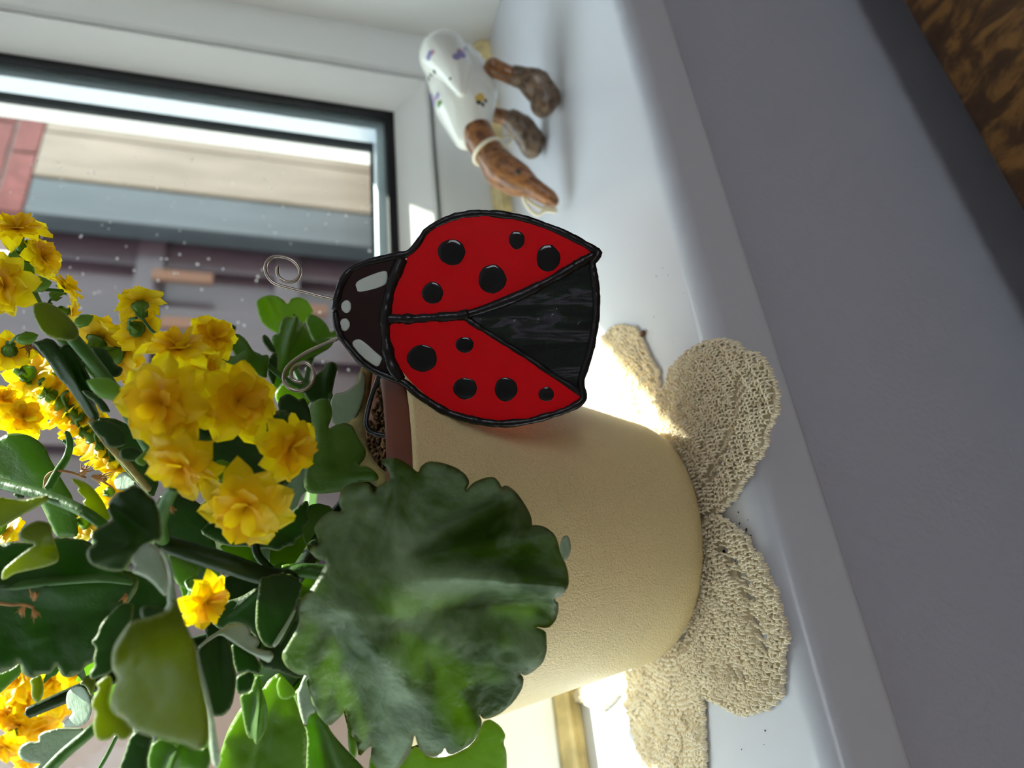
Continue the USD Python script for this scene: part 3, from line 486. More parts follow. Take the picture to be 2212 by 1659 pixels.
stem([(785, 905, .292), (720, 880, .30), (660, 835, .312), (630, 780, .325), (612, 725, .343)], [.0022, .0016, .0012], 'stem_green')
stem([(660, 835, .312), (672, 780, .32), (690, 738, .325)], [.0012, .0009], 'stem_green')
stem([(660, 840, .312), (610, 815, .306), (570, 780, .302), (545, 762, .302)], [.0012, .0009], 'stem_green')
stem([(560, 770, .303), (530, 755, .318), (500, 730, .33)], [.0010, .0008], 'stem_green')
stem([(720, 880, .30), (712, 850, .30), (712, 820, .30)], [.0012, .0009], 'stem_green')
# leaves at the back of the plant, towards the sun
r_ = np.random.default_rng(41)
LF = [(0, 0), (12, 22), (30, 30), (34, 24), (50, 36), (56, 28), (74, 34), (80, 24), (94, 22), (97, 10), (104, 0)]
def loose_leaf(c, ax, up, s_, m):
    ax = np.asarray(ax, float) / np.linalg.norm(ax); sd_ = np.cross(up, ax); sd_ /= np.linalg.norm(sd_); nn = np.cross(ax, sd_)
    O = np.array(LF + [(a, -b) for a, b in LF[-2:0:-1]], float); O = catmull(O, 3, True); G_ = np.array([(a, b) for a in range(6, 100, 7) for b in range(-28, 29, 7)], float); po = Polygon(O); G_ = G_[shapely.contains_xy(po.buffer(-2.5), G_[:, 0], G_[:, 1])]
    Q = np.vstack([O, G_]); tr = Delaunay(Q).simplices; ce = Q[tr].mean(1); tr = tr[shapely.contains_xy(po, ce[:, 0], ce[:, 1])]
    hh = np.minimum(shapely.distance(shapely.points(Q), po.exterior) / 6, 1) * 1.6; bend = -.004 * Q[:, 0] ** 2 + .006 * Q[:, 1] ** 2
    V1 = c + s_ * ((Q[:, :1] - 30) * ax + Q[:, 1:] * sd_ + (bend + hh)[:, None] * nn); V2 = c + s_ * ((Q[:, :1] - 30) * ax + Q[:, 1:] * sd_ + (bend - hh)[:, None] * nn)
    obj('leaf', trimesh.Trimesh(np.vstack([V1, V2]), np.vstack([tr, tr[:, ::-1] + len(Q)]), process=False), m, plant, True, base=PL, prim={'edge': np.zeros(2 * len(Q))})
for k in range(16):
    c = np.array([CX + r_.uniform(-.045, .055), CY + r_.uniform(.045, .095), r_.uniform(.135, .235)])
    loose_leaf(c, [c[0] - CX, c[1] - CY, .02], np.array([.3, .2, 1]) + r_.normal(size=3) * .3, r_.uniform(.00030, .00042), ('leaf_green', 'leaf_bright', 'leaf_dark')[k % 3])
for px, py, d, sz in [(660, 1300, .275, 4.6), (600, 1420, .285, 4.6), (520, 1320, .285, 4.4), (420, 1250, .28, 4.2), (330, 1330, .275, 4.2), (700, 1180, .30, 4.2), (560, 1180, .30, 4.4), (430, 1120, .30, 4), (300, 1180, .29, 4), (480, 960, .29, 4.2), (600, 1050, .28, 4), (360, 960, .285, 4), (250, 1290, .275, 3.8), (420, 1480, .27, 4), (620, 1540, .30, 4.2), (720, 1430, .30, 4), (150, 1330, .28, 4), (330, 1500, .275, 3.8), (200, 1200, .30, 3.6)]:
    c = W(px, py, d); loose_leaf(c, np.array([c[0] - CX, c[1] - CY - .03, .01]) + r_.normal(size=3) * .02, np.array([.1, -.25, 1]) + r_.normal(size=3) * .35, sz * 1e-4, ('leaf_green', 'leaf_dark')[len(used) % 2 if False else int(px / 10) % 2])
# flowers
def cam_dir(a): v = RIGHT * -a[1] + DOWN * a[0] - FWD * a[2]; return v / np.linalg.norm(v)
def petal(L, Wd, elev, az, r, base_h=0.0, curl=.25):
    """One pointed petal; the flower's axis is z."""
    nu, nv = 6, 5; V = []
    for i in range(nu):
        t = i / (nu - 1); w = Wd * np.interp(t, (0, .2, .4, .6, .8, 1), (.30, .58, .88, 1.0, .82, .10))
        for j in range(nv):
            s = (j / (nv - 1) - .5) * 2
            rad = L * t; ht = rad * math.tan(elev) * .8 - curl * L * (t ** 2.2) + .14 * w * s * s + .07 * L * math.sin(2.6 * s + az * 7) * t * t + .03 * L * math.sin(9 * t + az * 5)
            V.append((rad, s * w / 2, ht))
    V = np.array(V); c = math.cos(elev * .35); V[:, 0] *= c
    a, b = math.cos(az), math.sin(az); V = np.column_stack([V[:, 0] * a - V[:, 1] * b, V[:, 0] * b + V[:, 1] * a, V[:, 2] + base_h])
    Fc = [f for i in range(nu - 1) for j in range(nv - 1) for f in ((i * nv + j, i * nv + j + nv, i * nv + j + 1 + nv), (i * nv + j, i * nv + j + 1 + nv, i * nv + j + 1))]
    return V, Fc
RINGS = [(8, 1.0, .66, .02, .16), (7, .86, .60, .30, .20), (6, .66, .50, .66, .16), (4, .42, .34, 1.0, .02)]
def flower(px, py, rpx, d, axis, split=False, gold=.35, seed=0, stalk=None, rings=RINGS):
    r_ = np.random.default_rng(1000 + seed); R = rpx * d / FPX; c = W(px, py, d); z = cam_dir(axis); x = np.cross(z, [.3, .2, .9]); x /= np.linalg.norm(x); y = np.cross(z, x); B = np.stack([x, y, z], 1)
    fl = thing('flower', parent=plant); ms = []
    for (n, l, w, e, cu) in rings:
        ph = r_.uniform(0, 6.28)
        for k in range(n):
            V, Fc = petal(R * l * r_.uniform(.9, 1.1), R * w * r_.uniform(.85, 1.12), e + r_.uniform(-.12, .12), ph + k * 2 * np.pi / n + r_.uniform(-.15, .15), 0, R * .04 * e, cu + r_.uniform(-.08, .12))
            ms.append((trimesh.Trimesh(V @ B.T + c, Fc, process=False), 'petal_gold' if l < .7 and r_.uniform() < .8 else 'petal_yellow'))
    if split:
        for m, k in ms: obj('petal', m, k, fl, True, base=PL)
    else:
        obj('petals', cat(*[m for m, k in ms if k == 'petal_yellow']), 'petal_yellow', fl, True, base=PL)
        g_ = [m for m, k in ms if k != 'petal_yellow']
        if g_: obj('inner_petals', cat(*g_), 'petal_gold', fl, True, base=PL)
    L = R * .75
    tb_ = tube(catmull([c - z * R * .16, c - z * L * .30, c - z * L * .5, c - z * L * .8, c - z * L], 3), np.interp(np.linspace(0, 1, 13), (0, .2, .5, .8, 1), (R * .34, R * .22, R * .17, R * .15, R * .08)), 9); se = []
    for k in range(4):
        a = k * math.pi / 2 + .5; u = x * math.cos(a) + y * math.sin(a)
        se.append(tube([c - z * L * .95, c - z * L * .8 + u * R * .16, c - z * L * .45 + u * R * .25], [R * .07, R * .09, R * .01], 6))
    obj('calyx', cat(tb_, *se), 'calyx_green', fl, True, base=PL)
    e = c - z * L; tgt = W(*stalk) if stalk is not None else e - z * R * .9 + np.array([0, 0, -.6]) * R
    obj('stalk', tube(catmull([e, e * .6 + tgt * .4 - z * R * .25, tgt], 5), R * .06, 6), 'stem_green', fl, True, base=PL)
FL = [(351, 873, 112, .205, (0, .05, 1), 1), (512, 868, 98, .213, (.55, -.05, .75), 1), (393, 1003, 92, .203, (-.1, .45, .85), 1), (535, 1092, 110, .203, (.05, .4, .85), 1), (624, 972, 82, .212, (.8, .1, .5), 1), (443, 1300, 70, .208, (.75, .3, .45), 1),
      (385, 757, 84, .222, (.15, -.85, .42), 1), (460, 728, 58, .236, (.5, -.35, .7), 1), (301, 655, 56, .27, (-.35, -.75, -.45), 1), (300, 714, 56, .275, (0, .2, -.8), 0), (216, 730, 74, .285, (.2, -.6, -.5), 0), (262, 768, 68, .288, (.4, .1, -.8), 0),
      (36, 496, 66, .265, (.15, -.75, .5), 1), (92, 556, 52, .272, (.85, -.2, .25), 0), (10, 618, 72, .245, (-.1, .05, .9), 1), (138, 622, 48, .285, (.6, -.7, -.3), 0), (152, 676, 36, .29, (.7, .3, -.5), 0), (20, 762, 50, .262, (-.4, .4, -.6), 0),
      (66, 812, 62, .30, (.1, .4, -.8), 0), (105, 848, 64, .305, (.4, .4, -.7), 0), (142, 876, 64, .305, (.4, .5, -.6), 0), (176, 908, 60, .305, (.3, .6, -.6), 0), (206, 948, 56, .305, (.3, .5, -.7), 0), (232, 982, 50, .305, (.2, .6, -.6), 0), (255, 1006, 38, .305, (.2, .6, -.6), 0), (125, 815, 52, .31, (.6, .1, -.7), 0),
      (50, 902, 56, .285, (.6, -.3, .55), 0), (6, 862, 40, .285, (.5, -.5, .5), 0), (8, 1148, 52, .285, (.3, .5, -.6), 0), (190, 1132, 44, .30, (.2, .3, -.7), 0), (240, 1062, 36, .32, (0, 0, -1), 0),
      (15, 1540, 52, .36, (0, .2, .9), 0), (56, 1508, 50, .36, (.3, .2, .8), 0), (45, 1568, 50, .36, (-.2, .5, .8), 0), (92, 1575, 46, .36, (.5, .3, .7), 0), (118, 1500, 46, .355, (.2, -.3, .8), 0), (122, 1530, 40, .36, (.6, .4, .6), 0), (168, 1452, 46, .345, (.3, -.2, .8), 0), (12, 1612, 50, .35, (0, .5, .8), 0), (40, 1470, 55, .35, (-.2, -.4, .8), 0), (60, 1640, 40, .37, (0, .5, .8), 0), (110, 1470, 46, .35, (.1, -.4, .8), 0),
      (440, 800, 50, .232, (.1, .1, .9), 0), (400, 825, 50, .235, (.1, -.3, .9), 0)]
for k, (a, b, r, d, ax, sp_) in enumerate(FL): flower(a, b, r, d, ax, sp_, seed=k)
# buds and withered flowers
def bud(px, py, d, r, ax, m='calyx_green', name='bud', label=None):
    c = W(px, py, d); z = cam_dir(ax); R = r * d / FPX
    obj(name, tube([c - z * R * 1.6, c - z * R, c, c + z * R * .9, c + z * R * 1.5], [R * .35, R * .8, R, R * .6, R * .12], 9), m, plant, True, base=PL, label=label)
bud(225, 838, .215, 24, (-.6, -.3, .2)); bud(86, 614, .25, 18, (.8, -.1, .1)); bud(30, 560, .26, 14, (0, -.9, .1)); bud(62, 583, .25, 12, (.6, .8, 0)); bud(182, 692, .275, 14, (.8, -.4, 0)); bud(60, 730, .255, 15, (.7, -.2, 0)); bud(545, 722 + 330, .215, 16, (.2, .5, .5))
def dried(px, py, d, r, ax):
    c = W(px, py, d); z = cam_dir(ax); R = r * d / FPX; r_ = np.random.default_rng(int(px)); ms = [tube([c - z * R, c, c + z * R], [R * .3, R * .6, R * .2], 7)]
    for k in range(6):
        u = r_.normal(size=3); u /= np.linalg.norm(u); ms.append(tube(catmull([c, c + u * R * .7 + z * R * .4, c + u * R * 1.2 + z * R * 1.2 + r_.normal(size=3) * R * .2], 4), np.linspace(R * .22, R * .04, 9), 6))
    obj('dried_flower', cat(*ms), 'dry_petal', plant, True, base=PL, label='withered brown flower')
dried(215, 1033, .25, 16, (1, .2, 0)); dried(180, 1020, .25, 12, (.6, -.5, .2)); dried(74, 1288, .2165, 11, (.2, -1, .3)); dried(48, 1317, .2165, 10, (-.3, .8, .3)); dried(75, 1325, .2165, 10, (.5, .8, .3)); dried(270, 1292, .2165, 9, (0, .8, .5)); dried(372, 1100, .205, 8, (.3, .6, .5)); dried(62, 750, .265, 14, (.2, .4, .5))
stem([(-20, 1300, .2165), (20, 1306, .2165), (50, 1306, .2165), (72, 1312, .2165)], .0004, 'dry_petal')
stem([(95, 1060, .249), (100, 1030, .249), (120, 1018, .249), (150, 1020, .25), (185, 1032, .25)], .0004, 'dry_petal')

# ------------------------------------------------------------------ the crochet doily under the pot
doily = thing('crochet_doily', 'cream crocheted flower-shaped doily under the plant pot', 'doily')
DPET = [[(1326,710),(1344,707),(1376,713),(1391,743),(1404,774),(1423,805),(1424,830),(1430,870),(1435,930),(1400,990),(1330,960),(1275,905),(1285,837),(1291,805),(1300,768),(1308,730)],
        [(1445,830),(1448,805),(1470,780),(1489,763),(1526,744),(1561,738),(1601,747),(1610,765),(1639,769),(1661,790),(1666,812),(1680,837),(1681,856),(1681,881),(1677,903),(1660,918),(1660,946),(1647,978),(1628,997),(1623,1019),(1603,1041),(1595,1066),(1567,1091),(1540,1119),(1505,1110),(1470,1010),(1425,945),(1418,880)],
        [(1524,1140),(1540,1118),(1563,1122),(1586,1140),(1622,1171),(1627,1191),(1651,1211),(1657,1241),(1677,1275),(1684,1302),(1704,1380),(1694,1403),(1693,1454),(1689,1497),(1662,1524),(1605,1540),(1571,1523),(1535,1505),(1510,1475),(1475,1420),(1500,1340),(1505,1240)],
        [(1345,1478),(1400,1420),(1473,1390),(1512,1440),(1519,1497),(1522,1572),(1526,1659),(1520,1740),(1470,1770),(1420,1740),(1400,1665),(1382,1612),(1366,1555),(1354,1514)],
        [(1232,1500),(1285,1450),(1350,1420),(1352,1470),(1344,1490),(1324,1516),(1303,1533),(1275,1523),(1250,1512)]]
EYES = {1: Zl([(1460,470),(1460,540),(1450,620),(1440,700),(1400,780),(1375,880),(1335,950),(1300,1030),(1270,1100)], 1150, 680, .3135), 2: Zl([(1240,260),(1290,330),(1340,420),(1385,470),(1400,560),(1440,710),(1470,790),(1490,870),(1360,1060),(1310,1050),(1200,1050)], 1150, 1100, .3369), 0: Zl([(700,390),(730,450),(750,510),(770,570),(780,640)], 1150, 680, .3135), 3: [(1490, 1560), (1480, 1600), (1470, 1640)]}
def stitches(poly, c0, holes, seed):
    """Rows of V-shaped yarn stitches around c0, plus a twisted edge chain, all real strands."""
    r_ = np.random.default_rng(seed); out = []
    x0, y0, x1, y1 = poly.bounds; far = max(np.hypot(x - c0[0], y - c0[1]) for x in (x0, x1) for y in (y0, y1))
    inner = poly.buffer(-.0008); mid = np.array(poly.centroid.coords[0]) - c0; am = math.atan2(mid[1], mid[0])
    def strand(a, b, r, lift):
        p = np.linspace(0, 1, 4)[:, None]; P = np.array([*a, 0]) * (1 - p) + np.array([*b, 0]) * p; P[:, 2] = np.array([.0007, .0018, .0021, .0009]) + lift
        out.append(tube(P, np.array([.75, 1, 1, .7]) * r, 6))
    k = 0; rad = .028
    while rad < far:
        nth = int(2 * 1.35 * rad / .0017); k += 1
        for i in range(nth):
            th = am - 1.35 + 2.7 * (i + .5 * (k % 2)) / nth; p = c0 + rad * np.array([math.cos(th), math.sin(th)]) + r_.normal(size=2) * .00022
            if not shapely.contains_xy(inner, *p): continue
            if any(((p - h[:2]) @ h[2:4]) ** 2 / .0040 ** 2 + ((p - h[:2]) @ np.array([-h[3], h[2]])) ** 2 / .0026 ** 2 < 1 for h in holes): continue
            u = np.array([math.cos(th), math.sin(th)]); v = np.array([-u[1], u[0]]); tw = r_.normal() * .25; u, v = u * math.cos(tw) + v * math.sin(tw), v * math.cos(tw) - u * math.sin(tw)
            lift = r_.uniform(0, .0006) + (.0006 if k % 3 == 0 else 0) + max(0, float(meshkit.fbm(np.array([p[0] * 140, p[1] * 140, seed]), 2)) - .35) * .0045
            strand(p - u * .00115, p + u * .0009 + v * .0006, .00043, lift); strand(p - u * .00115 + v * .00115, p + u * .0009 + v * .0005, .00041, lift * .8)
        rad += .00185
    for h in holes:                                    # the twisted bars between the eyelets
        u = h[2:4]; v = np.array([-u[1], u[0]])
        for sg in (-1, 1):
            for q in (-.0022, -.0007, .0008, .0023):
                p = h[:2] + v * sg * (.0017 - .0002 * abs(q) / .002) + u * q
                if shapely.contains_xy(poly, *p): strand(p - u * .0009 - v * .0002, p + u * .0009 + v * .0002, .00036, .0003)
    ext = poly.exterior; nb = int(ext.length / .0016)
    for i in range(nb):
        a = np.array(ext.interpolate(i / nb, normalized=True).coords[0]); b = np.array(ext.interpolate(((i + .8) % nb) / nb, normalized=True).coords[0]); dd = (b - a) / max(np.linalg.norm(b - a), 1e-9); nn = np.array([-dd[1], dd[0]])
        lf = r_.uniform(0, .0006)
        strand(a - nn * .00055, b + nn * .0004, .00046, lf); strand(a + nn * .0006, b - nn * .0004, .00044, lf * .7)
    return cat(*out)
C0 = np.array([CX, CY])
sheet = []
for i, P in enumerate(DPET):
    w2 = Polygon([on_z(a, b, .001)[:2] for a, b in P]).buffer(0)
    if w2.geom_type != 'Polygon': w2 = max(w2.geoms, key=lambda q: q.area)
    if i in (0, 1, 2, 3):                              # scalloped shell edging
        ring = w2.buffer(-.0011).exterior; nn_ = int(ring.length / .0046)
        w2 = shapely.union_all([w2.buffer(-.0009)] + [Point(ring.interpolate((j + .5) / nn_, normalized=True)).buffer(.0022, 6) for j in range(nn_)])
    hs = []
    for a, b in EYES.get(i, []):
        h = on_z(a, b, .001)[:2]; u = (h - C0) / np.linalg.norm(h - C0); hs.append(np.array([*h, *u]))
    obj('crochet_petal', stitches(w2, C0, hs, i), 'yarn', doily, True)
    back = w2.buffer(-.0006)
    for h in hs: back = back.difference(shapely.affinity.rotate(shapely.affinity.scale(Point(h[:2]).buffer(1, 8), .0031, .00185), math.degrees(math.atan2(h[3], h[2]))))
    sheet.append(back)
ctr = Point(CX, CY).buffer(.034, 32)
u = shapely.union_all([ctr] + sheet); u = u if u.geom_type == 'Polygon' else u
sh = cat(*[trimesh.creation.extrude_polygon(q, .0007, engine='earcut') for q in getattr(u, 'geoms', [u])]); sh.apply_translation((0, 0, .0001))
obj('doily_ground', sh, 'yarn', doily, False)
obj('doily_center', as_tm(m3.Manifold.cylinder(.0012, .040, .040, 64).translate((CX, CY, .0008))), 'yarn', doily, 30)

# ------------------------------------------------------------------ the stained-glass ladybird on its wire
BD = .268
bug_n = cam_dir((.02, -.02, 1.0)); bug_c = W(1010, 690, BD)
def on_bug(px, py, lift=0.0): r = ray(px, py); return EYE + r * (((bug_c - EYE) @ bug_n) / (r @ bug_n)) + bug_n * lift
e1 = on_bug(1110, 690) - bug_c; e1 /= np.linalg.norm(e1); e2 = np.cross(bug_n, e1)
def bug2(P): return np.array([[(on_bug(a, b) - bug_c) @ e1, (on_bug(a, b) - bug_c) @ e2] for a, b in P])
BL = tuple(W(1010, 690, BD))
bug = thing('ladybird_ornament', 'red and black stained-glass ladybird ornament on a wire, in front of the pot', 'ornament', BL)
def Zb(P): return Zl(P, 550, 440, .35262)
def panel(P, z0, z1, step=.0012, dome=0.0):
    poly = Polygon(bug2(catmull(Zb(P), 4, True))).buffer(.0006)
    t = trimesh.creation.extrude_polygon(poly, z1 - z0, engine='earcut')
    V = bug_c + t.vertices[:, :1] * e1 + t.vertices[:, 1:2] * e2 + (t.vertices[:, 2:] + z0) * bug_n
    return trimesh.Trimesh(V, t.faces, process=False)
WING1 = [(838,662),(845,600),(870,500),(905,410),(950,340),(1000,270),(1060,200),(1140,148),(1240,112),(1350,96),(1480,90),(1600,103),(1720,132),(1840,177),(1960,237),(2075,300),(1980,352),(1880,412),(1760,478),(1640,537),(1520,588),(1400,628),(1280,658),(1150,675),(1000,684),(900,682)]
WING2 = [(830,732),(840,800),(860,900),(890,980),(950,1062),(1020,1132),(1100,1192),(1200,1248),(1300,1293),(1420,1321),(1540,1333),(1660,1323),(1780,1293),(1900,1243),(2012,1186),(1920,1128),(1820,1058),(1700,978),(1580,898),(1460,828),(1350,758),(1290,723),(1230,714),(1100,722),(950,732)]
TAIL = [(1305,692),(1370,670),(1500,633),(1620,588),(1750,533),(1880,463),(1980,398),(2050,362),(2066,385),(2078,480),(2088,600),(2082,720),(2062,850),(2032,960),(2004,1045),(1990,1108),(1940,1114),(1860,1058),(1740,974),(1600,884),(1460,794),(1370,738)]
HEAD = [(510,640),(525,560),(550,490),(605,425),(700,385),(800,352),(895,335),(915,355),(885,405),(850,490),(825,580),(808,660),(802,740),(805,830),(818,920),(845,1000),(880,1058),(840,1050),(760,1028),(680,972),(605,900),(545,825),(517,762),(507,700)]
obj('wing', panel(WING1, -.0014, .0014), 'red_glass', bug, base=BL, label='red glass wing case, upper in the picture'); obj('wing', panel(WING2, -.0014, .0014), 'red_glass', bug, base=BL, label='red glass wing case, lower in the picture')
obj('abdomen', panel(TAIL, -.0014, .0012), 'ripple_reflection_glass', bug, base=BL, label='black rippled glass abdomen with room reflections painted in'); obj('head', panel(HEAD, -.0014, .0012), 'head_glass', bug, base=BL, label='blackish brown glass head')
def blob(cx, cy, rx, ry, h, seed, z=.0014, n=30):
    r_ = np.random.default_rng(seed); a = np.arange(n) * 2 * np.pi / n; k = 1 + .022 * np.sin(3 * a + r_.uniform(0, 6)) + .012 * np.sin(5 * a + r_.uniform(0, 6)) + r_.normal(size=n) * .012
    P = np.column_stack([cx + rx * k * np.cos(a), cy + ry * k * np.sin(a)]); return dome(P, h, z)
def dome(P, h, z):
    """Thin glossy drop of glass paint with rounded rim; P in the zoomed drawing's units."""
    Q = bug2(Zb(P)); c = Q.mean(0); V = []; n = len(Q)
    for s, k in ((1.0, 0), (.97, .55), (.88, .85), (.7, .97), (.4, 1.0)): V.append(bug_c + (c + (Q - c) * s)[:, :1] * e1 + (c + (Q - c) * s)[:, 1:] * e2 + (z - .0002 + h * k) * bug_n)
    V = np.vstack(V + [(bug_c + c[0] * e1 + c[1] * e2 + (z - .0002 + h) * bug_n)[None]]); Fc = []
    for i in range(4):
        for j in range(n): a, b = i * n + j, i * n + (j + 1) % n; Fc += [(a, b, b + n), (a, b + n, a + n)]
    Fc += [(4 * n + j, 4 * n + (j + 1) % n, 5 * n) for j in range(n)]
    m = trimesh.Trimesh(V, Fc, process=False)
    if (m.face_normals @ bug_n).mean() < 0: m.invert()
    return m
for k, s in enumerate([(1208,302,86,82), (1605,227,50,57), (1797,338,75,85), (1456,466,88,90), (1092,550,67,69), (1028,948,95,85), (1287,866,57,50), (1290,1132,76,68), (1540,1137,72,75), (1785,1167,49,45)]): obj('spot', blob(*s, .0004, k), 'black_glass', bug, True, base=BL)
obj('cheek_mark', dome(catmull([(622,495),(650,468),(740,430),(800,414),(818,432),(812,490),(770,515),(700,535),(640,543),(628,525)], 3, True), .0006, .0012), 'white_glass', bug, True, base=BL); obj('cheek_mark', dome(catmull([(600,855),(640,830),(690,860),(740,905),(780,940),(780,965),(755,1000),(700,970),(640,920)], 3, True), .0006, .0012), 'white_glass', bug, True, base=BL)
obj('eye', blob(566, 633, 31, 40, .0007, 21, .0012), 'white_glass', bug, True, base=BL); obj('eye', blob(557, 743, 31, 40, .0007, 22, .0012), 'white_glass', bug, True, base=BL)
def came(P, r, n=5, seed=0, closed=False):
    Q = catmull(Zb(P), n, closed); Q = np.vstack([Q, Q[:1]]) if closed else Q; Q = np.array([on_bug(a, b, .0009) for a, b in Q]); r_ = np.random.default_rng(seed)
    L = np.r_[0, np.cumsum(np.linalg.norm(np.diff(Q, axis=0), axis=1))]; s = np.arange(0, L[-1], .0008); Q = np.column_stack([np.interp(s, L, Q[:, i]) for i in range(3)])
    rr = r * (1 + .28 * (meshkit.noise(np.column_stack([s * 260, 0 * s + seed, 0 * s])) - .5) + .22 * (meshkit.noise(np.column_stack([s * 900, 0 * s + seed, 0 * s + 5])) - .5))
    t = tube(Q, rr, 9); 
    return t
OUT = [(500,650),(507,590),(530,505),(562,440),(612,396),(700,362),(800,338),(880,322),(938,310),(985,270),(1030,207),(1050,177),(1110,134),(1212,90),(1300,70),(1400,63),(1530,74),(1650,96),(1770,136),(1880,180),(2000,240),(2085,290),(2106,302),(2085,340),(2066,368),(2078,450),(2090,560),(2088,680),(2073,800),(2048,920),(2013,1030),(1996,1092),(2003,1140),(2014,1183),(1985,1222),(1900,1265),(1800,1297),(1700,1326),(1600,1341),(1500,1347),(1400,1336),(1300,1315),(1200,1285),(1130,1250),(1060,1206),(1000,1166),(950,1120),(905,1090),(860,1072),(780,1042),(720,1012),(650,957),(592,888),(542,828),(517,768),(502,700)]
obj('lead_rim', came(OUT, .0013, 3, 1, True), 'lead', bug, True, base=BL, label='dark solder rim')
for k, (P, r) in enumerate([([(905,345),(880,400),(845,490),(822,580),(808,660),(803,740),(808,830),(822,920),(852,1010),(900,1085)], .0020), ([(805,706),(900,708),(1000,706),(1120,698),(1240,690),(1310,680)], .0017), ([(1300,682),(1400,650),(1520,607),(1640,557),(1760,497),(1880,432),(1980,372),(2095,308)], .0016), ([(1290,702),(1360,748),(1460,812),(1590,892),(1720,976),(1850,1066),(1950,1130),(2010,1182)], .0011)]): obj('lead_line', came(P, r, 4, 5 + k), 'lead', bug, True, base=BL)
def wire(P, r, m, name, label=None):
    Q = catmull([on_bug(*a) if len(a) == 2 else W(*a) for a in P], 6); obj(name, tube(Q, r, 8), m, bug, True, base=BL, label=label)
wire(Zb([(515,592),(420,572),(330,547),(230,522),(130,492),(85,452),(66,400),(77,355),(115,327),(170,326),(230,347),(268,385),(279,422),(263,460),(230,478),(190,478),(157,458),(142,430),(142,385)]), .0006, 'wire_metal', 'antenna')
wire(Zb([(530,818),(430,860),(330,905),(250,955),(197,1005),(178,1060),(188,1100),(217,1133),(270,1147),(318,1133),(357,1090),(365,1040),(343,992),(305,973),(257,988),(227,1022),(225,1055),(242,1083),(290,1095)]), .0006, 'wire_metal', 'antenna')
wire([(822, 800, .2695), (812, 830, .270), (801, 862, .270), (793, 895, .269), (791, 915, .268), (798, 930, .267), (815, 938, .2665), (840, 941, .267), (870, 942, .270), (905, 945, .276)], .00085, 'black_wire', 'stake', 'black wire stake going into the pot')

# ------------------------------------------------------------------ the duck on the right of the sill
def Zd(px, py): return 880 + px * .26518, 40 + py * .26518
def db(px, py, r, d): return (W(*Zd(px, py), d), r * .26518 * d / FPX)
def ds(px, py, r):
    """A ball of the figure that rests on the sill."""
    a = Zd(px, py); d = .5
    for _ in range(6): rr = r * .26518 * d / FPX; d = depth(on_z(*a, rr))
    return (W(*a, d), rr)
f1 = ds(1125, 640, 122); f2 = ds(1005, 985, 110)
d1, d2 = depth(f1[0]), depth(f2[0]); dm = .5 * (d1 + d2) - .004
DK = tuple(np.array([*((f1[0] + f2[0])[:2] / 2), 0.0]))
duck = thing('duck_figurine', 'white duck figurine with flower prints, wooden head and wooden boots on the sill', 'figurine', DK)
dm0 = dm
body = m3.Manifold.batch_boolean([hull(db(300, 310, 190, dm + .010), db(430, 560, 250, dm)), hull(db(430, 560, 250, dm), db(470, 700, 250, dm - .004)), hull(db(470, 700, 250, dm - .004), db(540, 900, 135, dm - .012), db(480, 960, 110, dm - .012)), hull(db(430, 450, 225, dm + .004), db(500, 600, 240, dm))], m3.OpType.Add)
obj('body', soften(body, .0016, 16), 'porcelain', duck, True, base=DK, label='white glazed body')
wing_ = m3.Manifold.batch_boolean([hull(db(300, 310, 205, dm - .004), db(390, 430, 150, dm - .013)), hull(db(390, 430, 150, dm - .013), db(440, 600, 40, dm - .0235))], m3.OpType.Add)
obj('wing', soften(wing_, .0016, 14), 'porcelain', duck, True, base=DK, label='white wing shell folded over the back')
nk = m3.Manifold.batch_boolean([chain([db(560, 930, 138, dm - .013), db(625, 1040, 122, dm - .018), db(690, 1130, 124, dm - .022), db(775, 1240, 152, dm - .027), db(890, 1310, 140, dm - .030), db(980, 1355, 95, dm - .032)])], m3.OpType.Add)
obj('head', soften(nk, .0012, 12), 'duck_wood', duck, True, base=DK, label='brown wooden head and neck')
bk = chain([db(965, 1340, 88, dm - .0325), db(1065, 1405, 80, dm - .035), db(1150, 1460, 70, dm - .037), db(1185, 1485, 52, dm - .037)])
obj('beak', soften(bk, .0010, 8), 'duck_wood', duck, True, base=DK)
obj('eye', as_tm(hull(db(898, 1250, 24, dm - .0395), db(900, 1252, 24, dm - .0395), seg=16)), 'dark_print', duck, True, base=DK)
for nm, a, b in (('leg', [(700, 400, 78, d1 - .001), (790, 440, 72, d1), (860, 470, 72, d1)], None), ('leg', [(690, 780, 62, d2 - .002), (780, 800, 62, d2), (840, 830, 70, d2)], None)):
    obj('leg', soften(chain([db(*q) for q in a]), .0014, 6), 'leg_wood', duck, True, base=DK, label='orange-brown wooden leg')
b1 = chain([db(890, 470, 84, d1), db(960, 490, 92, d1), db(1040, 530, 125, d1), (f1[0], f1[1]), db(1105, 705, 104, d1 - .002)])
b2 = chain([db(860, 830, 90, d2), db(940, 900, 112, d2), (f2[0], f2[1]), db(1012, 1050, 90, d2 - .002)])
obj('boot', soften(b1, .0016, 8, .0012), 'boot_wood', duck, True, base=DK, label='grey-brown wooden boot, further right'); obj('boot', soften(b2, .0016, 8, .0012), 'boot_wood', duck, True, base=DK, label='grey-brown wooden boot below the neck')
na, nb_ = np.array(db(655, 1085, 1, dm - .020)[0]), np.array(db(700, 1140, 1, dm - .022)[0]); ax = (nb_ - na) / np.linalg.norm(nb_ - na); ux = np.cross(ax, FWD); ux /= np.linalg.norm(ux); vx = np.cross(ax, ux); rr = 128 * .26518 * dm / FPX
obj('collar', tube([na + rr * (ux * math.cos(a) + vx * math.sin(a)) for a in np.linspace(0, 2 * np.pi, 49)], .0013, 8), 'ribbon', duck, True, base=DK, label='cream cord round the neck')
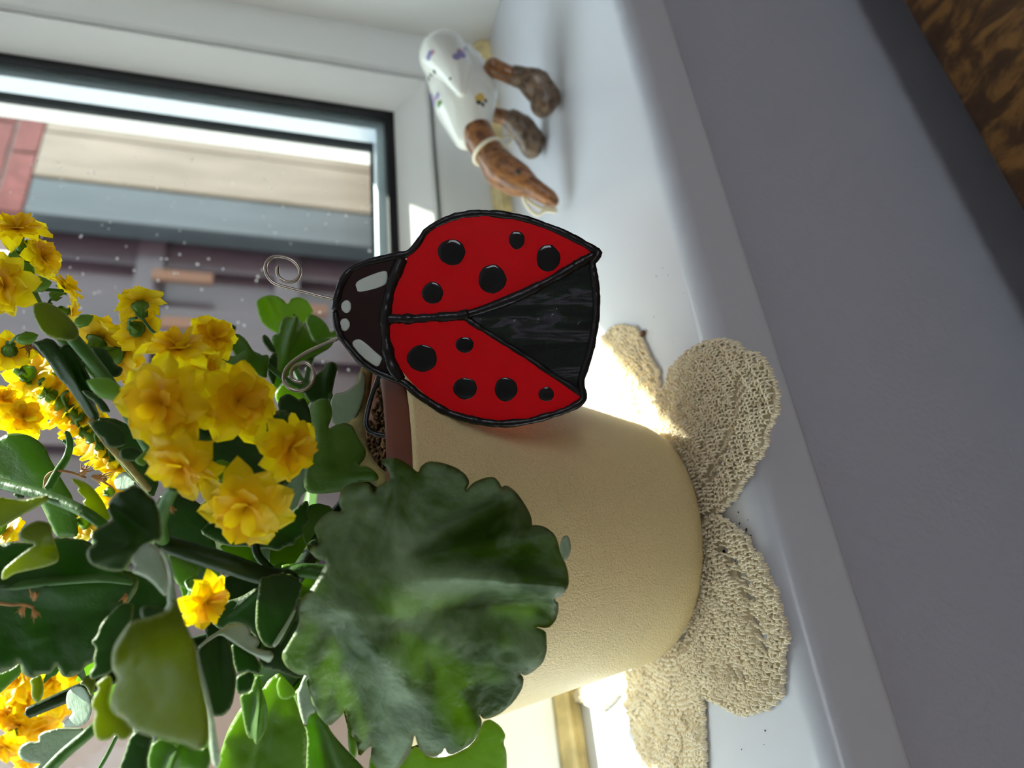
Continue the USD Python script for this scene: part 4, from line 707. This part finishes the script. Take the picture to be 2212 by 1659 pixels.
obj('cord_loop', tube(catmull([W(*Zd(*p), dm - .012) for p in [(780,1060),(830,1010),(850,960),(800,960),(770,1010),(830,1090),(840,1120)]], 6), .0011, 7), 'ribbon', duck, True, base=DK)
obj('cord_end', tube(catmull([W(*Zd(*p), dm - .030) for p in [(940,1440),(960,1500),(1000,1560),(1060,1600),(1110,1570),(1180,1570),(1215,1580)]], 6), .0011, 7), 'ribbon', duck, True, base=DK)
obj('cord_end', tube(catmull([W(*Zd(*p), dm - .030) for p in [(950,1450),(1010,1500),(1080,1540),(1150,1545),(1215,1555)]], 6), .0012, 7), 'ribbon', duck, True, base=DK)
# painted flowers, bee and dashes: thin raised spots on the glaze
surf = trimesh.util.concatenate([soften(body, .0016, 16), soften(wing_, .0016, 14)])
def stick(px, py, r, m, name, lab=None, flat=1.0):
    o = W(*Zd(px, py), .2); dr = ray(*Zd(px, py)); dr = dr / np.linalg.norm(dr); loc, _, ti = surf.ray.intersects_location([EYE], [dr], multiple_hits=False)
    if len(loc) == 0: return None
    nn = surf.face_normals[ti[0]]; s = trimesh.creation.icosphere(2, 1.0); R = r * .26518 * dm / FPX
    s.apply_scale((R, R * flat, .00022)); T4 = trimesh.geometry.align_vectors([0, 0, 1], nn); s.apply_transform(T4); s.apply_translation(loc[0]); return s
for lab, dots in (('printed violet flower near the wing edge', [(400,310,34,'violet_print'),(440,290,40,'violet_print'),(430,265,26,'pink_print'),(470,255,24,'violet_print'),(480,240,16,'green_print')]), ('printed pale flower near the tail', [(185,285,26,'violet_print'),(170,320,24,'violet_print'),(205,275,20,'pink_print')]), ('printed violet flower with green leaves on the breast', [(200,640,34,'violet_print'),(215,690,36,'violet_print'),(245,630,28,'violet_print'),(190,690,26,'pink_print'),(225,655,22,'pink_print'),(255,700,26,'green_print'),(270,685,20,'green_print')])):
    by = {}
    for (a, b, r, m) in dots:
        s = stick(a, b, r, m, '')
        if s is not None: by.setdefault(m, []).append(s)
    for m, ss in by.items(): obj('printed_flower', cat(*ss), m, duck, True, base=DK, label=lab)
for nm, lab, m, dots in (('printed_bee', 'yellow of the printed bee', 'yellow_print', [(600,640,34),(575,650,26)]), ('printed_bee', 'dark wings of the printed bee', 'dark_print', [(580,680,22),(615,700,18),(638,670,16)]), ('printed_dash', 'black printed dash', 'dark_print', [(175,490,22),(195,465,24),(220,435,20)]), ('printed_dot', 'small grey dot', 'dark_print', [(350,490,12)])):
    ss = [s for s in (stick(a, b, r, m, '') for a, b, r in dots) if s is not None]
    if ss: obj(nm, cat(*ss), m, duck, True, base=DK, label=lab)

# ------------------------------------------------------------------ small things on the sill
q = on_z(1387, 720, .0014)
sd = trimesh.creation.icosphere(2, 1.0); sd.apply_scale((.0012, .0021, .0013)); sd.vertices += sd.vertex_normals * ((meshkit.fbm(sd.vertices * 900, 2) - .5) * .0008)[:, None]; sd.apply_translation((q[0], q[1], .00125))
obj('dry_seed', sd, 'seed_brown', None, True, label='small brown dried seed on the sill beside the doily', cat='seed', base=None)
cr = []
r_ = np.random.default_rng(11)
for k in range(120):
    a, b = (r_.normal(1600, 40), r_.normal(1160, 55)) if k % 2 else (r_.uniform(1400, 1740), r_.uniform(560, 1640))
    p = on_z(a, b, 0)
    if p[1] < .236: continue
    s = r_.uniform(.00015, .0004) * (2.2 if r_.uniform() < .06 else 1); t = trimesh.creation.icosphere(0, 1.0); t.apply_scale((s, s * r_.uniform(.5, 1.8), s * .6)); t.apply_transform(trimesh.transformations.rotation_matrix(r_.uniform(0, 3), (0, 0, 1))); t.apply_translation((p[0], p[1], s * .5)); cr.append(t)
obj('soil_crumbs', cat(*cr), 'crumb', None, False, label='scattered crumbs of soil on the white sill around the doily', cat='soil crumbs', kind='stuff')
